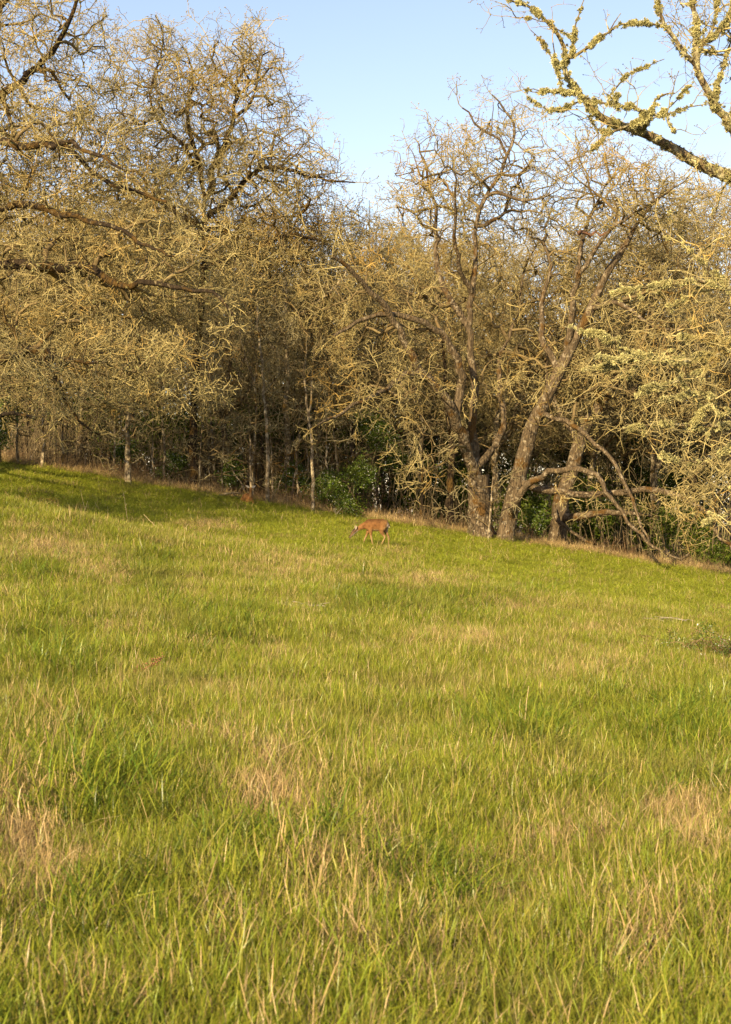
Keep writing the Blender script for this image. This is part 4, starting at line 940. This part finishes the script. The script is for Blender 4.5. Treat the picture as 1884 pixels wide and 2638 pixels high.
def resting_deer():
    # faces the camera, lying with its legs folded; drawn along +X then turned
    Y = 56.9; X = (640-942)/FPX*Y; b = np.array([X, Y, float(ground(X, Y))-.04])
    torso = loft(tube_rings([(.30, 0, .20), (.22, 0, .21), (.08, 0, .22), (-.10, 0, .225), (-.30, 0, .22), (-.45, 0, .19), (-.56, 0, .15)], [(.07, .08), (.12, .15), (.145, .18), (.165, .19), (.165, .185), (.14, .16), (.06, .07)]), 18)
    neck = loft(tube_rings([(.20, 0, .24), (.28, 0, .33), (.33, 0, .42), (.35, 0, .48), (.36, 0, .53)], [(.085, .11), (.065, .085), (.05, .062), (.046, .055), (.045, .05)]), 14)
    head = loft(tube_rings([(.31, 0, .57), (.36, 0, .565), (.42, 0, .545), (.47, 0, .515), (.515, 0, .485), (.54, 0, .47)], [(.03, .035), (.052, .055), (.05, .052), (.036, .04), (.028, .03), (.015, .016)]), 14)
    P = [torso, neck, head]
    for y in (-.10, .10):
        P.append(loft(tube_rings([(.18, y, .16), (.26, y*1.1, .08), (.40, y, .06), (.30, y*.9, .035), (.16, y*.8, .03)], [(.045, .06), (.03, .035), (.022, .024), (.018, .018), (.02, .02)]), 10))
        P.append(loft(tube_rings([(-.38, y*1.2, .17), (-.24, y*1.7, .12), (-.12, y*1.8, .07), (-.30, y*2.1, .04), (-.10, y*2.2, .03)], [(.08, .12), (.06, .08), (.035, .04), (.022, .022), (.02, .02)]), 10))
    def colf(co, nn):
        x, y, z = co.T; c = np.tile(RUF*2.0, (len(co), 1)); hd = (z > .44) & (x > .28)  # coat painted brighter, in place of sun the shaded body misses
        c = lerp(c, TAN*1.5, hd*.6); c = lerp(c, PALE, smooth(.12, .05, z)*.6); c = lerp(c, PALE, ((x > .30) & (z > .28) & (z < .44) & (nn[:, 0] > .5))*.5)
        c = lerp(c, DARK, (x > .525)*1.); return c
    e = empty('deer', b, 'deer resting at the wood edge facing the viewer with its ears spread', 'deer', rz=R(-72))
    obj('body', remeshed('deer_body', P, M_coat, .012, colf), e)
    ear(e, (.34, -.045, .60), (-.05, -.8, .5), .16, .045, c1=WHITE*.9); ear(e, (.34, .045, .60), (-.05, .8, .5), .16, .045, c1=WHITE*.9)  # ear backs painted white to show up in the shade
    for y in (-.045, .045): ellipsoid('eye', (.415, y, .565), (.013, .010, .013), M_eye, e)
    ellipsoid('nose', (.54, 0, .472), (.012, .018, .012), M_eye, e)
    v, f, t = loft(tube_rings([(-.55, 0, .17), (-.62, .02, .14), (-.68, .04, .09)], [(.03, .02), (.03, .02), (.01, .008)]), 8)
    obj('tail', npmesh('tail', v, [np.array(f), np.array(t)], M_coat, np.tile(DARK*2, (len(v), 1))), e)
resting_deer()

# ================================================================== SMALL THINGS
def sticks(name, loc, chains, mat, label, cat, group=None):
    """chains: list of (points, r0, r1) relative to loc"""
    sk = Skel(hash(label) % 1000 if False else len(label)); e = empty(name, loc, label, cat, group)
    for pts, r0, r1, nm in chains:
        s2 = Skel(len(pts)); s2.limb(pts, r0, r1, nm, step=.06, wob=.006)
        P, par, r, tg = s2.arrays(); obj(nm, tube_mesh(P, par, r, np.ones(len(P), bool), nm, mat, seed=1), e)
    return e
def rel(px, py, b): Y = b[1]; return at(px, py, Y)-b
# pale forked sprig left of the grazing deer
b = at(866, 1345, 57.6); b[2] = float(ground(b[0], b[1]))
sticks('dead_sprig', b, [([rel(865, 1342, b), rel(866, 1322, b), rel(862, 1308, b)], .022, .014, 'stem'), ([rel(866, 1330, b), rel(874, 1315, b), rel(881, 1308, b)], .018, .010, 'branch'), ([rel(866, 1326, b), rel(858, 1312, b), rel(860, 1304, b)], .012, .008, 'branch')], M_wood_dead, 'pale forked dead sprig at the wood edge left of the grazing deer', 'dead branch')
b = at(590, 1285, 58.0); b[2] = float(ground(b[0], b[1]))
sticks('fallen_log', b, [([(-.55, 0, .05), (-.2, .05, .17), (.1, .1, .22), (.4, .1, .2)], .045, .03, 'bough'), ([(.1, .1, .2), (.3, .0, .08), (.38, -.05, 0)], .03, .025, 'branch')], M_bark_pale, 'short pale fallen bough left of the resting deer', 'fallen branch')
b = at(640, 1262, 59); b[2] = float(ground(b[0], b[1]))
sticks('fallen_branch', b, [([rel(633, 1272, b), rel(620, 1240, b), rel(605, 1223, b), rel(596, 1205, b)], .04, .02, 'branch')], M_bark_pale, 'grey dead branch slanting above the resting deer', 'fallen branch')
# seed stalks and straws that stand out in the meadow
M_dock = plain_mat('dock_seed', (.24, .115, .045), .5, 60)
def stalk(px0, py0, px1, py1, r, label, seeds=0, mat=None, name='dry_stalk', Ymul=1.0, col=None, group=None):
    b = hit(px0, py0); top = at(px1, py1, b[1]*Ymul)-b; e = empty(name, b, label, 'stalk', group); rg = np.random.default_rng(int(px0))
    P = np.array([top*t+np.array([0, 0, -.03*(1-t)])+rg.normal(0, .004, 3)*(t > 0) for t in np.linspace(0, 1, 9)]); par = np.arange(-1, 8)
    obj('stem', tube_mesh(P, par, np.linspace(r, r*.5, 9), np.ones(9, bool), 'stem', mat or M_strawstem), e)
    if seeds:
        V = []; T = []
        for i in range(seeds):
            t = rg.uniform(.35, 1); c = top*t+rg.normal(0, r*3.2, 3); s_ = r*rg.uniform(.5, 1.3); k = len(V)
            V += list(c+np.array([[1, 1, 1], [1, -1, -1], [-1, 1, -1], [-1, -1, 1]])*s_*rg.uniform(.5, 1.2, (4, 3))); T += [[k, k+1, k+2], [k, k+3, k+1], [k, k+2, k+3], [k+1, k+3, k+2]]
        o = obj('seed_head', npmesh('seed_head', np.array(V), [np.array(T)], mat or M_strawstem, smooth_=False), e); o['kind'] = 'stuff'
M_strawstem = plain_mat('straw_stem', (.50, .36, .19), .25, 40)
stalk(300, 1760, 425, 1690, .006, 'rust brown dock seed stalk leaning right in the grass on the left', 90, M_dock, 'dock_stalk')
stalk(1345, 1925, 1362, 1768, .0045, 'tall straw stalk leaning right, left of centre of the pair on the right', 0)
stalk(1341, 1920, 1340, 1800, .0035, 'thin upright straw stalk touching the leaning one on the right', 0)
stalk(925, 2135, 928, 2000, .004, 'single upright straw in the middle of the foreground', 0)
stalk(1530, 2170, 1515, 2078, .005, 'thick pale straw, left one of the pair in the right foreground', 0)
stalk(1548, 2180, 1552, 2080, .005, 'thick pale straw, right one of the pair in the right foreground', 0)
stalk(110, 2545, 140, 2350, .005, 'long pale straw leaning right in the lower left corner', 0)
stalk(1475, 2320, 1435, 2255, .004, 'short straw leaning left in the right foreground', 0)
stalk(330, 1345, 318, 1268, .009, 'tall seed stalk standing on the shaded left slope', 10)
stalk(225, 1340, 208, 1262, .007, 'thin grass stalk in front of the shaded left slope', 4)
stalk(215, 1325, 227, 1290, .008, 'short slanting stalk right of the small rusty shrub', 0)
stalk(1388, 2040, 1370, 2000, .005, 'short bright straw stub left of centre right foreground', 0)
stalk(855, 2335, 880, 2240, .006, 'stout straw leaning right below the big dry patch', 0)
stalk(820, 2330, 825, 2230, .005, 'orange straw upright left of the stout leaning straw', 0)
b = hit(410, 1365)
sticks('fallen_branch', b, [([(0, 0, .02), rel(385, 1340, b), rel(370, 1325, b)], .012, .006, 'stem'), ([(0, 0, .02), rel(390, 1355, b), rel(362, 1352, b)], .01, .005, 'stem')], M_strawstem, 'forked pale dead stem lying on the left slope', 'dead stem')

# small rusty shrub on the left, brambles on the right
shrub(125, 1298, 35.0, 36, 26, 46, 'small rusty shrub with upright stems on the left slope', (6, 8), seed=60, stem_r=.010, sc=(.5, 1), name='small_shrub')
shrub(72, 1290, 36.0, 16, 14, 14, 'tiny twiggy shrub left of the small rusty shrub', (6, 8), seed=61, stem_r=.008, sc=(.4, .8), name='small_shrub')
def bramble(px, py, w_, h, n, label, seed):
    b = hit(px, py); rg = np.random.default_rng(seed); e = empty('bramble_bush', b, label, 'bramble'); P = []; par = []; r = []; leafp = []
    W = w_/FPX*b[1]; H = h/FPX*b[1]
    for i in range(n):
        p = np.array([rg.normal(0, W*.75), rg.normal(0, W*.9), -.03]); a = rg.uniform(0, 6.28); d = unit(np.array([math.cos(a)*.7, math.sin(a)*.7, 1])); P.append(p); par.append(-1); r.append(.007); k = len(P)-1
        L = H*rg.uniform(.4, 1.5)
        for j in range(8):
            d = unit(d+rg.normal(0, .12, 3)-np.array([0, 0, .10*j*.8])); P.append(P[k]+d*L/8); par.append(k); r.append(.006-.0004*j); k = len(P)-1
            if rg.random() < .5: leafp.append(P[k]+rg.normal(0, .02, 3))
    tag(obj('stem', tube_mesh(np.array(P), np.array(par), np.array(r), np.ones(len(P), bool), 'stem', M_whip_br), e), kind='stuff')
    q = np.array(leafp); scatter('foliage', q, rg.uniform(0, 6.28, q.shape), rg.uniform(.12, .9, len(q))*np.where(np.arange(len(q)) % 4 == 0, .5, 1), np.where(np.arange(len(q)) % 4 == 0, 4, 6+np.arange(len(q)) % 2), LF, e)
bramble(1850, 1700, 90, 110, 90, 'tangled green and brown bramble at the right edge of the meadow', 1)
bramble(1780, 1680, 50, 70, 34, 'low thin bramble sprawling left of the bramble at the right edge', 2)
# fallen grey twigs in the grass
def twigpile(px, py, label, seed):
    b = hit(px, py); rg = np.random.default_rng(seed); ch = []
    for i in range(9):
        a = rg.uniform(-.5, .5)+(math.pi if rg.random() < .5 else 0); o = np.array([rg.normal(0, .25), rg.normal(0, .12), .08]); d = np.array([math.cos(a), math.sin(a)*.4, 0])*rg.uniform(.1, .25)
        ch.append(([o-d, o+[0, 0, .05], o+d+[0, 0, rg.uniform(-.02, .08)]], .009, .005, 'twig'))
    sticks('fallen_twigs', b, ch, M_wood_dead, label, 'fallen branch')
twigpile(785, 1580, 'grey lichened twigs lying in the grass below the grazing deer', 1)
twigpile(1690, 1610, 'grey fallen twigs in the grass left of the bramble', 2)
